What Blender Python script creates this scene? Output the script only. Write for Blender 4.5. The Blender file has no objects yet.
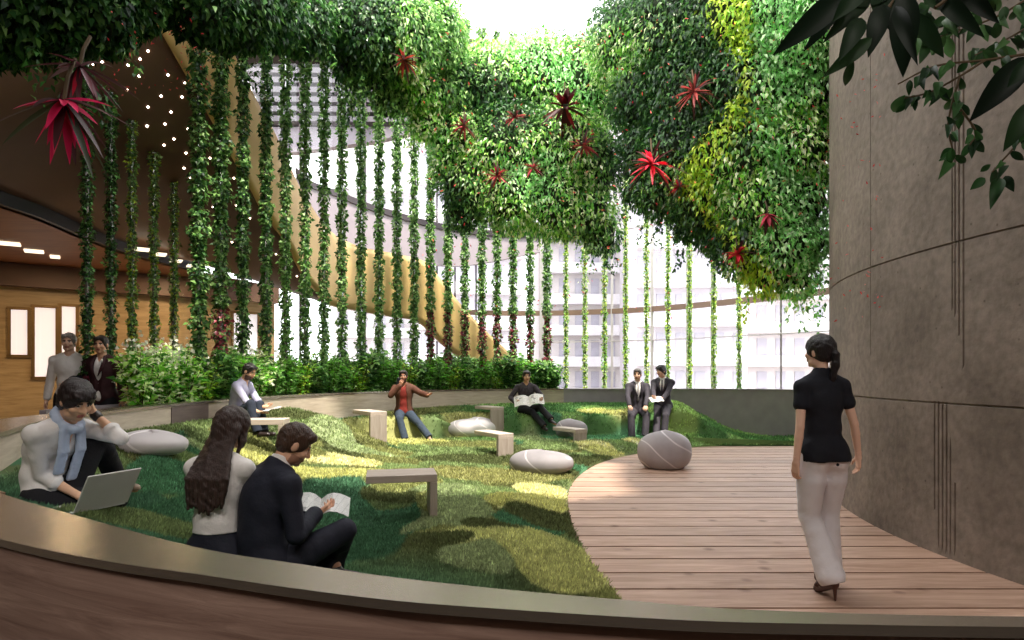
import bpy, math, random
import numpy as np
from mathutils import Vector, Matrix

random.seed(7)
RNG = np.random.default_rng(7)
SC = bpy.context.scene
COL = SC.collection
PI = math.pi

# ------------------------------------------------------------------ camera
FOC, CX, HZ, CAMZ = 640.0, 512.0, 372.0, 1.5      # pixels, pixels, pixels, metres
cam_d = bpy.data.cameras.new('camera')
cam_d.sensor_width = 36.0
cam_d.lens = 36.0 * FOC / 1024.0
cam_d.shift_y = (HZ - 320.0) / 1024.0
cam_d.clip_end = 500
cam_d.clip_start = 0.05
cam = bpy.data.objects.new('camera', cam_d)
cam.location = (0, 0, CAMZ)
cam.rotation_euler = (PI / 2, 0, 0)
COL.objects.link(cam)
SC.camera = cam


def W(px, py, Y):
    """world point seen at a photograph position when it stands Y metres away"""
    return np.array([(px - CX) / FOC * Y, Y, CAMZ - (py - HZ) / FOC * Y])


def WZ(px, py, z):
    Y = FOC * (CAMZ - z) / (py - HZ)
    return W(px, py, Y)


# ------------------------------------------------------------------ mesh helpers
def mesh_np(name, V, faces, tint=None, smooth=False):
    """V (n,3); faces: array (m,3) / (m,4) or list of lists"""
    me = bpy.data.meshes.new(name)
    V = np.asarray(V, dtype=np.float32)
    if isinstance(faces, np.ndarray):
        m, k = faces.shape
        me.vertices.add(len(V))
        me.vertices.foreach_set('co', V.ravel())
        me.loops.add(m * k)
        me.loops.foreach_set('vertex_index', faces.astype(np.int32).ravel())
        me.polygons.add(m)
        me.polygons.foreach_set('loop_start', np.arange(0, m * k, k, dtype=np.int32))
        me.update(calc_edges=True)
    else:
        me.from_pydata([tuple(v) for v in V], [], [tuple(f) for f in faces])
        me.update()
    if tint is not None:
        a = me.color_attributes.new('tint', 'FLOAT_COLOR', 'POINT')
        c = np.ones((len(V), 4), dtype=np.float32)
        c[:, :3] = tint
        a.data.foreach_set('color', c.ravel())
    if smooth:
        me.polygons.foreach_set('use_smooth', np.ones(len(me.polygons), dtype=bool))
    return me


def link(name, me, mats=None, parent=None, loc=None):
    o = bpy.data.objects.new(name, me)
    COL.objects.link(o)
    if mats is not None and me is not None and len(me.materials) == 0:
        for m in (mats if isinstance(mats, (list, tuple)) else [mats]):
            me.materials.append(m)
    if parent is not None:
        o.parent = parent
    if loc is not None:
        o.location = loc
    return o


def empty(name, loc=(0, 0, 0), rz=0.0):
    o = bpy.data.objects.new(name, None)
    o.empty_display_size = 0.1
    o.location = loc
    o.rotation_euler = (0, 0, rz)
    COL.objects.link(o)
    return o


def tag(o, label=None, cat=None, group=None, kind=None):
    if label:
        o['label'] = label
    if cat:
        o['category'] = cat
    if group:
        o['group'] = group
    if kind:
        o['kind'] = kind
    return o


class MB:
    """collects simple shapes into one mesh"""
    def __init__(s):
        s.v, s.f = [], []

    def add(s, V, F):
        b = len(s.v)
        s.v += [tuple(map(float, v)) for v in V]
        s.f += [tuple(b + i for i in f) for f in F]

    def box(s, c, size, R=None, bev=0.0):
        hx, hy, hz = size[0] / 2, size[1] / 2, size[2] / 2
        b = min(bev, hx * .9, hy * .9, hz * .9)
        if b <= 0:
            V = [(x, y, z) for x in (-hx, hx) for y in (-hy, hy) for z in (-hz, hz)]
            F = [(0, 1, 3, 2), (4, 6, 7, 5), (0, 4, 5, 1), (2, 3, 7, 6), (0, 2, 6, 4), (1, 5, 7, 3)]
        else:
            # chamfered box: 24 verts
            V, ix = [], {}
            for sx in (-1, 1):
                for sy in (-1, 1):
                    for sz in (-1, 1):
                        for ax in range(3):
                            p = [sx * (hx - b), sy * (hy - b), sz * (hz - b)]
                            p[ax] += (sx, sy, sz)[ax] * b
                            ix[(sx, sy, sz, ax)] = len(V)
                            V.append(tuple(p))
            F = []
            def q(l):
                F.append(tuple(l))
            for ax in range(3):
                o1, o2 = [(1, 2), (2, 0), (0, 1)][ax]
                for sg in (-1, 1):
                    l = []
                    for a, c2 in ((-1, -1), (1, -1), (1, 1), (-1, 1)):
                        k = [0, 0, 0]; k[ax] = sg; k[o1] = a; k[o2] = c2
                        l.append(ix[(*k, ax)])
                    q(l if sg > 0 else l[::-1])
                for a in (-1, 1):
                    for c2 in (-1, 1):
                        k1 = [0, 0, 0]; k1[ax] = -1; k1[o1] = a; k1[o2] = c2
                        k2 = list(k1); k2[ax] = 1
                        l = [ix[(*k1, o1)], ix[(*k2, o1)], ix[(*k2, o2)], ix[(*k1, o2)]]
                        q(l if a * c2 < 0 else l[::-1])
            for sx in (-1, 1):
                for sy in (-1, 1):
                    for sz in (-1, 1):
                        l = [ix[(sx, sy, sz, 0)], ix[(sx, sy, sz, 1)], ix[(sx, sy, sz, 2)]]
                        q(l if sx * sy * sz > 0 else l[::-1])
        out = []
        for v in V:
            w = Vector(v)
            if R is not None:
                w = R @ w
            out.append((w.x + c[0], w.y + c[1], w.z + c[2]))
        s.add(out, F)

    def tube(s, pts, rad, n=8, caps=True):
        pts = [np.array(p, float) for p in pts]
        m = len(pts)
        rad = [rad] * m if np.isscalar(rad) else rad
        T = []
        for i in range(m):
            t = pts[min(i + 1, m - 1)] - pts[max(i - 1, 0)]
            T.append(t / (np.linalg.norm(t) + 1e-9))
        up = np.array([0, 0, 1.]) if abs(T[0][2]) < .9 else np.array([1., 0, 0])
        nrm = np.cross(T[0], up); nrm /= np.linalg.norm(nrm)
        V, F = [], []
        for i in range(m):
            nrm = nrm - T[i] * nrm.dot(T[i]); nrm /= np.linalg.norm(nrm) + 1e-9
            b = np.cross(T[i], nrm)
            for k in range(n):
                a = 2 * PI * k / n
                V.append(pts[i] + rad[i] * (math.cos(a) * nrm + math.sin(a) * b))
        for i in range(m - 1):
            for k in range(n):
                k2 = (k + 1) % n
                F.append((i * n + k, i * n + k2, (i + 1) * n + k2, (i + 1) * n + k))
        if caps:
            F.append(tuple(range(n))[::-1])
            F.append(tuple((m - 1) * n + k for k in range(n)))
        s.add(V, F)

    def lathe(s, prof, c, n=20):
        V, F = [], []
        for r, z in prof:
            for k in range(n):
                a = 2 * PI * k / n
                V.append((c[0] + r * math.cos(a), c[1] + r * math.sin(a), c[2] + z))
        for i in range(len(prof) - 1):
            for k in range(n):
                k2 = (k + 1) % n
                F.append((i * n + k, i * n + k2, (i + 1) * n + k2, (i + 1) * n + k))
        F.append(tuple(range(n))[::-1])
        F.append(tuple((len(prof) - 1) * n + k for k in range(n)))
        s.add(V, F)

    def strip(s, A, B):
        """quad strip between two polylines"""
        n = len(A)
        s.add(list(A) + list(B), [(i, i + 1, n + i + 1, n + i) for i in range(n - 1)])

    def build(s, name, mat, parent=None, smooth=False, loc=None):
        me = mesh_np(name, np.array(s.v), s.f, smooth=smooth)
        return link(name, me, mat, parent, loc)


def crom(pts, n=12):
    """Catmull-Rom through points"""
    P = [np.array(p, float) for p in pts]
    P = [2 * P[0] - P[1]] + P + [2 * P[-1] - P[-2]]
    out = []
    for i in range(1, len(P) - 2):
        for k in range(n):
            t = k / n
            a, b, c, d = P[i - 1], P[i], P[i + 1], P[i + 2]
            out.append(.5 * ((2 * b) + (c - a) * t + (2 * a - 5 * b + 4 * c - d) * t * t + (3 * b - a - 3 * c + d) * t ** 3))
    out.append(P[-2])
    return np.array(out)


# ------------------------------------------------------------------ materials
def srgb(r, g, b):
    f = lambda c: (c / 255) / 12.92 if c / 255 <= .04045 else ((c / 255 + .055) / 1.055) ** 2.4
    return (f(r), f(g), f(b))


def _new(name):
    m = bpy.data.materials.new(name)
    m.use_nodes = True
    nt = m.node_tree
    return m, nt, nt.nodes['Principled BSDF'], nt.nodes['Material Output']


def set_in(n, k, v):
    if k in n.inputs:
        n.inputs[k].default_value = v


def mat(name, col, rough=.6, metal=0.0, var=0.12, scale=6.0, bump=0.0, bscale=40.0, spec=.5, stretch=(1, 1, 1)):
    m, nt, p, out = _new(name)
    N, L = nt.nodes, nt.links
    set_in(p, 'Roughness', rough); set_in(p, 'Metallic', metal); set_in(p, 'Specular IOR Level', spec)
    tc = N.new('ShaderNodeTexCoord'); mp = N.new('ShaderNodeMapping')
    mp.inputs['Scale'].default_value = stretch
    L.new(tc.outputs['Object'], mp.inputs['Vector'])
    nz = N.new('ShaderNodeTexNoise'); nz.inputs['Scale'].default_value = scale; nz.inputs['Detail'].default_value = 5
    L.new(mp.outputs[0], nz.inputs['Vector'])
    cr = N.new('ShaderNodeValToRGB')
    e = cr.color_ramp.elements
    e[0].position, e[1].position = .3, .7
    e[0].color = (*[c * (1 - var) for c in col], 1); e[1].color = (*[min(1, c * (1 + var)) for c in col], 1)
    L.new(nz.outputs['Fac'], cr.inputs[0]); L.new(cr.outputs[0], p.inputs['Base Color'])
    if bump > 0:
        n2 = N.new('ShaderNodeTexNoise'); n2.inputs['Scale'].default_value = bscale; n2.inputs['Detail'].default_value = 4
        L.new(mp.outputs[0], n2.inputs['Vector'])
        bp = N.new('ShaderNodeBump'); bp.inputs['Strength'].default_value = bump; bp.inputs['Distance'].default_value = .02
        L.new(n2.outputs['Fac'], bp.inputs['Height']); L.new(bp.outputs[0], p.inputs['Normal'])
    return m


def mat_wood(name, c1, c2, rough=.5, stretch=(1, 8, 8), scale=3.0, bump=.15, attr=False, seams=None):
    m, nt, p, out = _new(name)
    N, L = nt.nodes, nt.links
    set_in(p, 'Roughness', rough)
    tc = N.new('ShaderNodeTexCoord'); mp = N.new('ShaderNodeMapping')
    mp.inputs['Scale'].default_value = stretch
    L.new(tc.outputs['Object'], mp.inputs['Vector'])
    nz = N.new('ShaderNodeTexNoise'); nz.inputs['Scale'].default_value = scale; nz.inputs['Detail'].default_value = 8
    nz.inputs['Distortion'].default_value = .6; nz.inputs['Roughness'].default_value = .65
    L.new(mp.outputs[0], nz.inputs['Vector'])
    cr = N.new('ShaderNodeValToRGB')
    cr.color_ramp.elements[0].position, cr.color_ramp.elements[1].position = .32, .68
    cr.color_ramp.elements[0].color = (*c1, 1); cr.color_ramp.elements[1].color = (*c2, 1)
    L.new(nz.outputs['Fac'], cr.inputs[0])
    src = cr.outputs[0]
    if attr:
        at = N.new('ShaderNodeAttribute'); at.attribute_name = 'tint'
        mx = N.new('ShaderNodeMix'); mx.data_type = 'RGBA'; mx.blend_type = 'MULTIPLY'; mx.inputs[0].default_value = 1
        L.new(src, mx.inputs[6]); L.new(at.outputs['Color'], mx.inputs[7]); src = mx.outputs[2]
        # knots / scuffs
        vo = N.new('ShaderNodeTexVoronoi'); vo.inputs['Scale'].default_value = 2.6
        L.new(tc.outputs['Object'], vo.inputs['Vector'])
        r2 = N.new('ShaderNodeValToRGB'); r2.color_ramp.elements[0].position = .05; r2.color_ramp.elements[1].position = .16
        r2.color_ramp.elements[0].color = (.35, .25, .2, 1); r2.color_ramp.elements[1].color = (1, 1, 1, 1)
        L.new(vo.outputs['Distance'], r2.inputs[0])
        m2 = N.new('ShaderNodeMix'); m2.data_type = 'RGBA'; m2.blend_type = 'MULTIPLY'; m2.inputs[0].default_value = .8
        L.new(src, m2.inputs[6]); L.new(r2.outputs[0], m2.inputs[7]); src = m2.outputs[2]
    L.new(src, p.inputs['Base Color'])
    bp = N.new('ShaderNodeBump'); bp.inputs['Strength'].default_value = bump; bp.inputs['Distance'].default_value = .01
    L.new(nz.outputs['Fac'], bp.inputs['Height']); L.new(bp.outputs[0], p.inputs['Normal'])
    return m


def mat_leaf(name, rough=.45, trans=.35, bright=1.0, spec=.4):
    """leaf colour comes from the per-leaf 'tint' attribute"""
    m, nt, p, out = _new(name)
    N, L = nt.nodes, nt.links
    at = N.new('ShaderNodeAttribute'); at.attribute_name = 'tint'
    tc = N.new('ShaderNodeTexCoord')
    nz = N.new('ShaderNodeTexNoise'); nz.inputs['Scale'].default_value = 9.0
    L.new(tc.outputs['Object'], nz.inputs['Vector'])
    mr = N.new('ShaderNodeMapRange'); mr.inputs[3].default_value = .8 * bright; mr.inputs[4].default_value = 1.2 * bright
    L.new(nz.outputs['Fac'], mr.inputs[0])
    mx = N.new('ShaderNodeVectorMath'); mx.operation = 'SCALE'
    L.new(at.outputs['Color'], mx.inputs[0]); L.new(mr.outputs[0], mx.inputs['Scale'])
    L.new(mx.outputs[0], p.inputs['Base Color'])
    set_in(p, 'Roughness', rough); set_in(p, 'Specular IOR Level', spec)
    tr = N.new('ShaderNodeBsdfTranslucent')
    L.new(mx.outputs[0], tr.inputs['Color'])
    ms = N.new('ShaderNodeMixShader'); ms.inputs[0].default_value = trans
    L.new(p.outputs[0], ms.inputs[1]); L.new(tr.outputs[0], ms.inputs[2]); L.new(ms.outputs[0], out.inputs['Surface'])
    return m


def mat_attr(name, rough=.6, spec=.4, bump=0, bscale=30, sss=0):
    m, nt, p, out = _new(name)
    N, L = nt.nodes, nt.links
    at = N.new('ShaderNodeAttribute'); at.attribute_name = 'tint'
    L.new(at.outputs['Color'], p.inputs['Base Color'])
    set_in(p, 'Roughness', rough); set_in(p, 'Specular IOR Level', spec)
    if bump:
        tc = N.new('ShaderNodeTexCoord')
        nz = N.new('ShaderNodeTexNoise'); nz.inputs['Scale'].default_value = bscale
        L.new(tc.outputs['Object'], nz.inputs['Vector'])
        bp = N.new('ShaderNodeBump'); bp.inputs['Strength'].default_value = bump; bp.inputs['Distance'].default_value = .02
        L.new(nz.outputs['Fac'], bp.inputs['Height']); L.new(bp.outputs[0], p.inputs['Normal'])
    return m


def mat_emit(name, col, strength):
    m, nt, p, out = _new(name)
    set_in(p, 'Base Color', (*col, 1)); set_in(p, 'Emission Color', (*col, 1)); set_in(p, 'Emission Strength', strength)
    return m


def mat_glass(name, tint=(.93, .96, .97), gloss=.06):
    m, nt, p, out = _new(name)
    N, L = nt.nodes, nt.links
    tr = N.new('ShaderNodeBsdfTransparent'); tr.inputs[0].default_value = (*tint, 1)
    gl = N.new('ShaderNodeBsdfGlossy'); gl.inputs['Roughness'].default_value = .03
    ms = N.new('ShaderNodeMixShader'); ms.inputs[0].default_value = gloss
    L.new(tr.outputs[0], ms.inputs[1]); L.new(gl.outputs[0], ms.inputs[2]); L.new(ms.outputs[0], out.inputs['Surface'])
    return m


# ------------------------------------------------------------------ leaves (numpy)
def unit(a):
    return a / (np.linalg.norm(a, axis=-1, keepdims=True) + 1e-9)


def leaves(pos, axis, nrm, L, Wd, col, fold=.25, name='foliage', curl=.15):
    """one folded, slightly curled leaf (6 verts, 4 tris) per row"""
    n = len(pos)
    axis = unit(axis)
    side = unit(np.cross(axis, nrm))
    up = np.cross(side, axis)
    L = np.broadcast_to(L, (n,))[:, None]; Wd = np.broadcast_to(Wd, (n,))[:, None]
    b = pos
    m1 = pos + axis * L * .5 + up * L * curl * .4
    t = pos + axis * L - up * L * curl
    l = pos + axis * L * .42 + side * Wd * .5 + up * Wd * fold
    r = pos + axis * L * .42 - side * Wd * .5 + up * Wd * fold
    V = np.stack([b, m1, t, l, r], 1).reshape(-1, 3)
    k = np.arange(n)[:, None] * 5
    F = np.concatenate([k + np.array([[0, 4, 1]]), k + np.array([[4, 2, 1]]), k + np.array([[0, 1, 3]]), k + np.array([[3, 1, 2]])], 0)
    C = np.repeat(col, 5, axis=0)
    return V, F, C


def pick(cols, n, jit=.18, w=None):
    cols = np.array(cols)
    i = RNG.choice(len(cols), n, p=w)
    return np.clip(cols[i] * (1 + RNG.normal(0, jit, (n, 1))), .002, 1)


def rand_dirs(n):
    return unit(RNG.normal(size=(n, 3)))


# ------------------------------------------------------------------ implicit surfaces
def nets(F, lo, h):
    s = F < 0
    nx, ny, nz = F.shape
    c = np.zeros((nx - 1, ny - 1, nz - 1), np.int8)
    cor = [(x, y, z) for x in (0, 1) for y in (0, 1) for z in (0, 1)]
    for dx, dy, dz in cor:
        c += s[dx:nx - 1 + dx, dy:ny - 1 + dy, dz:nz - 1 + dz]
    act = (c > 0) & (c < 8)
    I = np.argwhere(act)
    idx = -np.ones(act.shape, np.int64)
    idx[act] = np.arange(len(I))
    acc = np.zeros((len(I), 3)); cnt = np.zeros(len(I))
    for a in cor:
        for ax in range(3):
            if a[ax]:
                continue
            b = list(a); b[ax] = 1
            fa = F[I[:, 0] + a[0], I[:, 1] + a[1], I[:, 2] + a[2]]
            fb = F[I[:, 0] + b[0], I[:, 1] + b[1], I[:, 2] + b[2]]
            m = (fa < 0) != (fb < 0)
            t = fa[m] / (fa[m] - fb[m])
            p = np.tile(np.array(a, float), (m.sum(), 1)); p[:, ax] += t
            acc[m] += p; cnt[m] += 1
    V = np.array(lo) + (I + acc / cnt[:, None]) * h
    Q = []
    for ax in range(3):
        o1, o2 = [(1, 2), (2, 0), (0, 1)][ax]
        sl0 = [slice(None)] * 3; sl1 = [slice(None)] * 3
        sl0[ax] = slice(0, -1); sl1[ax] = slice(1, None)
        sa, sb = s[tuple(sl0)], s[tuple(sl1)]
        E = np.argwhere(sa != sb)
        ok = (E[:, o1] > 0) & (E[:, o2] > 0) & (E[:, o1] < F.shape[o1] - 1) & (E[:, o2] < F.shape[o2] - 1)
        E = E[ok]
        sg = sa[E[:, 0], E[:, 1], E[:, 2]]
        def cell(d1, d2):
            K = E.copy(); K[:, o1] += d1; K[:, o2] += d2
            return idx[K[:, 0], K[:, 1], K[:, 2]]
        q = np.stack([cell(-1, -1), cell(0, -1), cell(0, 0), cell(-1, 0)], 1)
        q[~sg] = q[~sg][:, ::-1]
        Q.append(q)
    Q = np.concatenate(Q)
    return V, Q[(Q >= 0).all(1)]


class Sdf:
    def __init__(s):
        s.ops = []

    def cap(s, a, b, ra, rb=None, k=.02, op='u'):
        s.ops.append(('cap', np.array(a, float), np.array(b, float), ra, ra if rb is None else rb, k, op)); return s

    def ell(s, c, r, B=None, k=.02, op='u'):
        s.ops.append(('ell', np.array(c, float), np.array(r, float), np.eye(3) if B is None else np.array(B, float), None, k, op)); return s

    def plane(s, p, n):      # keep the side the normal points away from
        s.ops.append(('pl', np.array(p, float), unit(np.array(n, float)), None, None, 0, 'i')); return s

    def bounds(s):
        lo, hi = np.full(3, 1e9), np.full(3, -1e9)
        for o in s.ops:
            if o[6] != 'u':
                continue
            if o[0] == 'cap':
                r = max(o[3], o[4])
                lo = np.minimum(lo, np.minimum(o[1], o[2]) - r); hi = np.maximum(hi, np.maximum(o[1], o[2]) + r)
            else:
                e = np.sqrt(((o[3].T * o[2]) ** 2).sum(1))
                lo = np.minimum(lo, o[1] - e); hi = np.maximum(hi, o[1] + e)
        return lo - .03, hi + .03

    def mesh(s, h, noise=None):
        lo, hi = s.bounds()
        dim = np.maximum(4, np.ceil((hi - lo) / h).astype(int) + 2)
        ax = [lo[i] + np.arange(dim[i]) * h for i in range(3)]
        F = np.full(dim, .5)
        for o in s.ops:
            kind, k, op = o[0], o[5], o[6]
            if kind == 'pl':
                X = ax[0][:, None, None]; Y = ax[1][None, :, None]; Z = ax[2][None, None, :]
                d = (X - o[1][0]) * o[2][0] + (Y - o[1][1]) * o[2][1] + (Z - o[1][2]) * o[2][2]
                F = np.maximum(F, d); continue
            if kind == 'cap':
                r = max(o[3], o[4]); l2 = np.minimum(o[1], o[2]) - r; h2 = np.maximum(o[1], o[2]) + r
            else:
                e = np.sqrt(((o[3].T * o[2]) ** 2).sum(1)); l2 = o[1] - e; h2 = o[1] + e
            mg = k + 3 * h + .02
            i0 = np.clip(np.floor((l2 - mg - lo) / h).astype(int), 0, dim - 1)
            i1 = np.clip(np.ceil((h2 + mg - lo) / h).astype(int) + 1, 1, dim)
            if (i1 <= i0).any():
                continue
            sl = tuple(slice(a, b) for a, b in zip(i0, i1))
            X = ax[0][sl[0]][:, None, None]; Y = ax[1][sl[1]][None, :, None]; Z = ax[2][sl[2]][None, None, :]
            if kind == 'cap':
                a, b = o[1], o[2]; ab = b - a; L2 = ab.dot(ab) + 1e-12
                px, py, pz = X - a[0], Y - a[1], Z - a[2]
                t = np.clip((px * ab[0] + py * ab[1] + pz * ab[2]) / L2, 0, 1)
                d = np.sqrt((px - t * ab[0]) ** 2 + (py - t * ab[1]) ** 2 + (pz - t * ab[2]) ** 2) - (o[3] + (o[4] - o[3]) * t)
            else:
                B, R = o[3], o[2]
                px, py, pz = X - o[1][0], Y - o[1][1], Z - o[1][2]
                q = [px * B[i][0] + py * B[i][1] + pz * B[i][2] for i in range(3)]
                k0 = np.sqrt(sum((q[i] / R[i]) ** 2 for i in range(3)))
                k1 = np.sqrt(sum((q[i] / R[i] ** 2) ** 2 for i in range(3))) + 1e-9
                d = k0 * (k0 - 1) / k1
                d = np.where(k0 < .15, -R.min(), d)
            f = F[sl]
            if op == 'u':
                hh = np.clip(.5 + .5 * (f - d) / k, 0, 1)
                F[sl] = f + (d - f) * hh - k * hh * (1 - hh)
            else:
                hh = np.clip(.5 - .5 * (f + d) / k, 0, 1)
                F[sl] = f + (-d - f) * hh + k * hh * (1 - hh)
        if noise:
            amp, wl = noise
            X = ax[0][:, None, None] / wl; Y = ax[1][None, :, None] / wl; Z = ax[2][None, None, :] / wl
            F = F + amp * (np.sin(X * 5.1 + 2.1 * np.sin(Z * 2.3 + Y)) * np.sin(Z * 4.3 + 1.7 * np.sin(Y * 3.1 + X * 1.3)) + .5 * np.sin(Y * 8.7 + Z * 5.3 + X * 3.3))
        # close the volume at the grid border
        F[0] = F[-1] = .1; F[:, 0] = F[:, -1] = .1; F[:, :, 0] = F[:, :, -1] = .1
        return nets(F, lo, h)
WORLD, SUN, SUN_DIR, ROOM, EXPO, FILL = 4.4, 8.5, (-.22, .32, -1), 60, 0.12, 135
# ================================================================== palette
M = {}
M['ledge'] = mat_wood('ledge_wood', srgb(176, 158, 140), srgb(205, 190, 172), .55, (1, 1, 9), 2.2, .08)
M['ledge_dark'] = mat_wood('dark_panel_wood', srgb(92, 78, 74), srgb(118, 102, 96), .55, (1, 1, 9), 2.2, .08)
M['curb'] = mat('grey_curb', srgb(166, 156, 162), .6, 0, .08, 4)
M['cap'] = mat('bronze_cap', srgb(168, 156, 142), .27, .85, .05, 3, .02, 25, stretch=(1, 1, 4))
M['parapet'] = mat_wood('parapet_wood', srgb(128, 100, 88), srgb(176, 146, 131), .45, (1.2, 1.2, 16), 2.0, .15)
M['concrete'] = None
M['plank'] = mat_wood('deck_wood', srgb(142, 111, 93), srgb(184, 154, 136), .55, (1.0, 9, 9), 1.6, .2, attr=True)
M['gap'] = mat('dark_subfloor', srgb(38, 30, 26), .9)
M['turf'] = mat_leaf('turf_ground', .95, 0.0, .75, .1)
M['blade'] = mat_leaf('turf_blades', .8, .3, 1.0, .15)
M['soffit'] = mat('brown_soffit', srgb(92, 64, 50), .5, 0, .14, 1.4)
M['ribbon'] = mat('tan_ribbon', srgb(214, 178, 118), .42, .25, .08, 1.2, .03, 60)
M['slate'] = mat('slate_edge', srgb(62, 64, 70), .5)
M['warm_ceiling'] = mat_wood('warm_ceiling', srgb(120, 76, 46), srgb(150, 98, 60), .5, (1, 6, 6), 1.4, .05)
M['warm_wall'] = mat_wood('warm_wall_wood', srgb(142, 114, 76), srgb(178, 148, 106), .45, (1, 1, 10), 1.6, .06)
M['floor'] = mat('grey_floor', srgb(128, 116, 104), .5, 0, .1, 3)
M['ceiling'] = mat('dark_ceiling', srgb(52, 46, 42), .8, 0, .1, 2)
M['rear'] = mat('rear_wall_paint', srgb(96, 82, 70), .8, 0, .08, 2)
M['soil'] = mat('soil', srgb(48, 38, 28), .95, 0, .3, 14, .5, 30)
M['glass'] = mat_glass('facade_glass')
M['mullion'] = mat('mullion_metal', srgb(214, 208, 212), .4, .5, .05, 6)
M['mullion_dark'] = mat('dark_mullion', srgb(70, 62, 66), .4, .4, .05, 6)
M['transom'] = mat('transom_metal', srgb(140, 116, 100), .45, .4, .05, 6)
M['spandrel'] = mat('lilac_spandrel', srgb(160, 149, 158), .5, 0, .05, 3)
M['louvre'] = mat('pale_louvre', srgb(104, 99, 106), .6, 0, .05, 5)
M['louvre_back'] = mat('louvre_recess', srgb(46, 36, 38), .7, 0, .1, 5)
M['lamp'] = mat_emit('lamp_lens', (1, .8, .62), 14)
M['panel_lamp'] = mat_emit('panel_light', (1, .86, .62), 1.6)
M['lit_window'] = mat_emit('lit_window_pane', (.95, .88, .92), .5)
M['bronze'] = mat('bronze_frame', srgb(120, 92, 56), .4, .6)


def mat_concrete():
    m, nt, p, out = _new('board_concrete')
    N, L = nt.nodes, nt.links
    tc = N.new('ShaderNodeTexCoord')
    a = N.new('ShaderNodeTexNoise'); a.inputs['Scale'].default_value = .9; a.inputs['Detail'].default_value = 8; a.inputs['Roughness'].default_value = .62
    b = N.new('ShaderNodeTexNoise'); b.inputs['Scale'].default_value = 14; b.inputs['Detail'].default_value = 6
    v = N.new('ShaderNodeTexVoronoi'); v.inputs['Scale'].default_value = 7.5; v.inputs['Randomness'].default_value = 1
    for n in (a, b, v):
        L.new(tc.outputs['Object'], n.inputs['Vector'])
    r = N.new('ShaderNodeValToRGB'); e = r.color_ramp.elements
    e[0].position, e[1].position = .3, .72
    e[0].color = (*srgb(100, 90, 82), 1); e[1].color = (*srgb(146, 133, 123), 1)
    L.new(a.outputs['Fac'], r.inputs[0])
    r2 = N.new('ShaderNodeValToRGB'); e = r2.color_ramp.elements
    e[0].position, e[1].position = .3, .65; e[0].color = (.78, .78, .78, 1); e[1].color = (1.1, 1.1, 1.1, 1)
    L.new(b.outputs['Fac'], r2.inputs[0])
    mx = N.new('ShaderNodeMix'); mx.data_type = 'RGBA'; mx.blend_type = 'MULTIPLY'; mx.inputs[0].default_value = 1
    L.new(r.outputs[0], mx.inputs[6]); L.new(r2.outputs[0], mx.inputs[7])
    r3 = N.new('ShaderNodeValToRGB'); e = r3.color_ramp.elements
    e[0].position, e[1].position = .04, .1; e[0].color = (.45, .43, .42, 1); e[1].color = (1, 1, 1, 1)
    L.new(v.outputs['Distance'], r3.inputs[0])
    m2 = N.new('ShaderNodeMix'); m2.data_type = 'RGBA'; m2.blend_type = 'MULTIPLY'; m2.inputs[0].default_value = .8
    L.new(mx.outputs[2], m2.inputs[6]); L.new(r3.outputs[0], m2.inputs[7])
    L.new(m2.outputs[2], p.inputs['Base Color'])
    set_in(p, 'Roughness', .75); set_in(p, 'Specular IOR Level', .3)
    bp = N.new('ShaderNodeBump'); bp.inputs['Strength'].default_value = .35; bp.inputs['Distance'].default_value = .02
    L.new(b.outputs['Fac'], bp.inputs['Height']); L.new(bp.outputs[0], p.inputs['Normal'])
    return m


M['concrete'] = mat_concrete()


def struct(o):
    o['kind'] = 'structure'
    return o


# ================================================================== the ring (parapet, ledge and curb run round one oval)
RZ = 1.10
near_in_px = [(0, 493), (100, 522), (200, 548), (300, 564), (400, 578), (512, 590), (620, 599.5), (720, 608), (860, 613.5), (1024, 616.5)]
near_out_px = [(0, 539), (100, 560), (200, 574.5), (300, 589), (400, 601), (512, 609.5), (620, 616.5), (720, 621.5), (860, 624.5), (1024, 627)]
near_in = [WZ(a, b, RZ)[:2] for a, b in near_in_px]
near_out = [WZ(a, b, RZ)[:2] for a, b in near_out_px]
ring_far_pts = [(-2.3, 2.6), (-2.92, 3.3), (-3.42, 4.27), (-3.97, 5.57), (-4.22, 7.6), (-4.1, 9.6), (-3.45, 11.9), (-2.2, 13.9),
                (0, 15.2), (2.2, 15.55), (4.5, 15.4), (6.6, 14.7), (8.5, 13.2), (9.9, 11.6)]
RING_FAR = crom([near_in[1], near_in[0]] + ring_far_pts, 14)[14:]     # from the near left corner round the back
NEAR_IN = crom([ring_far_pts[1], ring_far_pts[0]] + near_in + [(1.6, 1.03), (2.8, 1.12), (4.4, 1.5), (5.15, 1.75)], 8)[8:]
NEAR_OUT = crom([(-2.35, 2.2), (-1.95, 1.95)] + near_out + [(1.6, .98), (2.8, 1.05), (4.4, 1.42), (5.2, 1.68)], 8)[8:]
RING = np.concatenate([RING_FAR[::-1], NEAR_IN[8:]])                   # closed enough


def offset(poly, d):
    """to the outside of the far ring (it runs clockwise seen from above)"""
    T = np.gradient(poly, axis=0)
    T /= np.linalg.norm(T, axis=1, keepdims=True)
    return poly + np.stack([-T[:, 1], T[:, 0]], 1) * d


def wall_strip(name, inner, outer, z0, z1, m, parent=None):
    """solid curved wall between two plan curves"""
    mb = MB()
    n = len(inner)
    A0 = [(*p, z0) for p in inner]; A1 = [(*p, z1) for p in inner]
    B0 = [(*p, z0) for p in outer]; B1 = [(*p, z1) for p in outer]
    mb.strip(A0, A1); mb.strip(A1, B1); mb.strip(B1, B0); mb.strip(B0, A0)
    mb.add([A0[0], A1[0], B1[0], B0[0]], [(0, 1, 2, 3)])
    mb.add([A0[-1], A1[-1], B1[-1], B0[-1]], [(3, 2, 1, 0)])
    return mb.build(name, m, parent)


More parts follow.
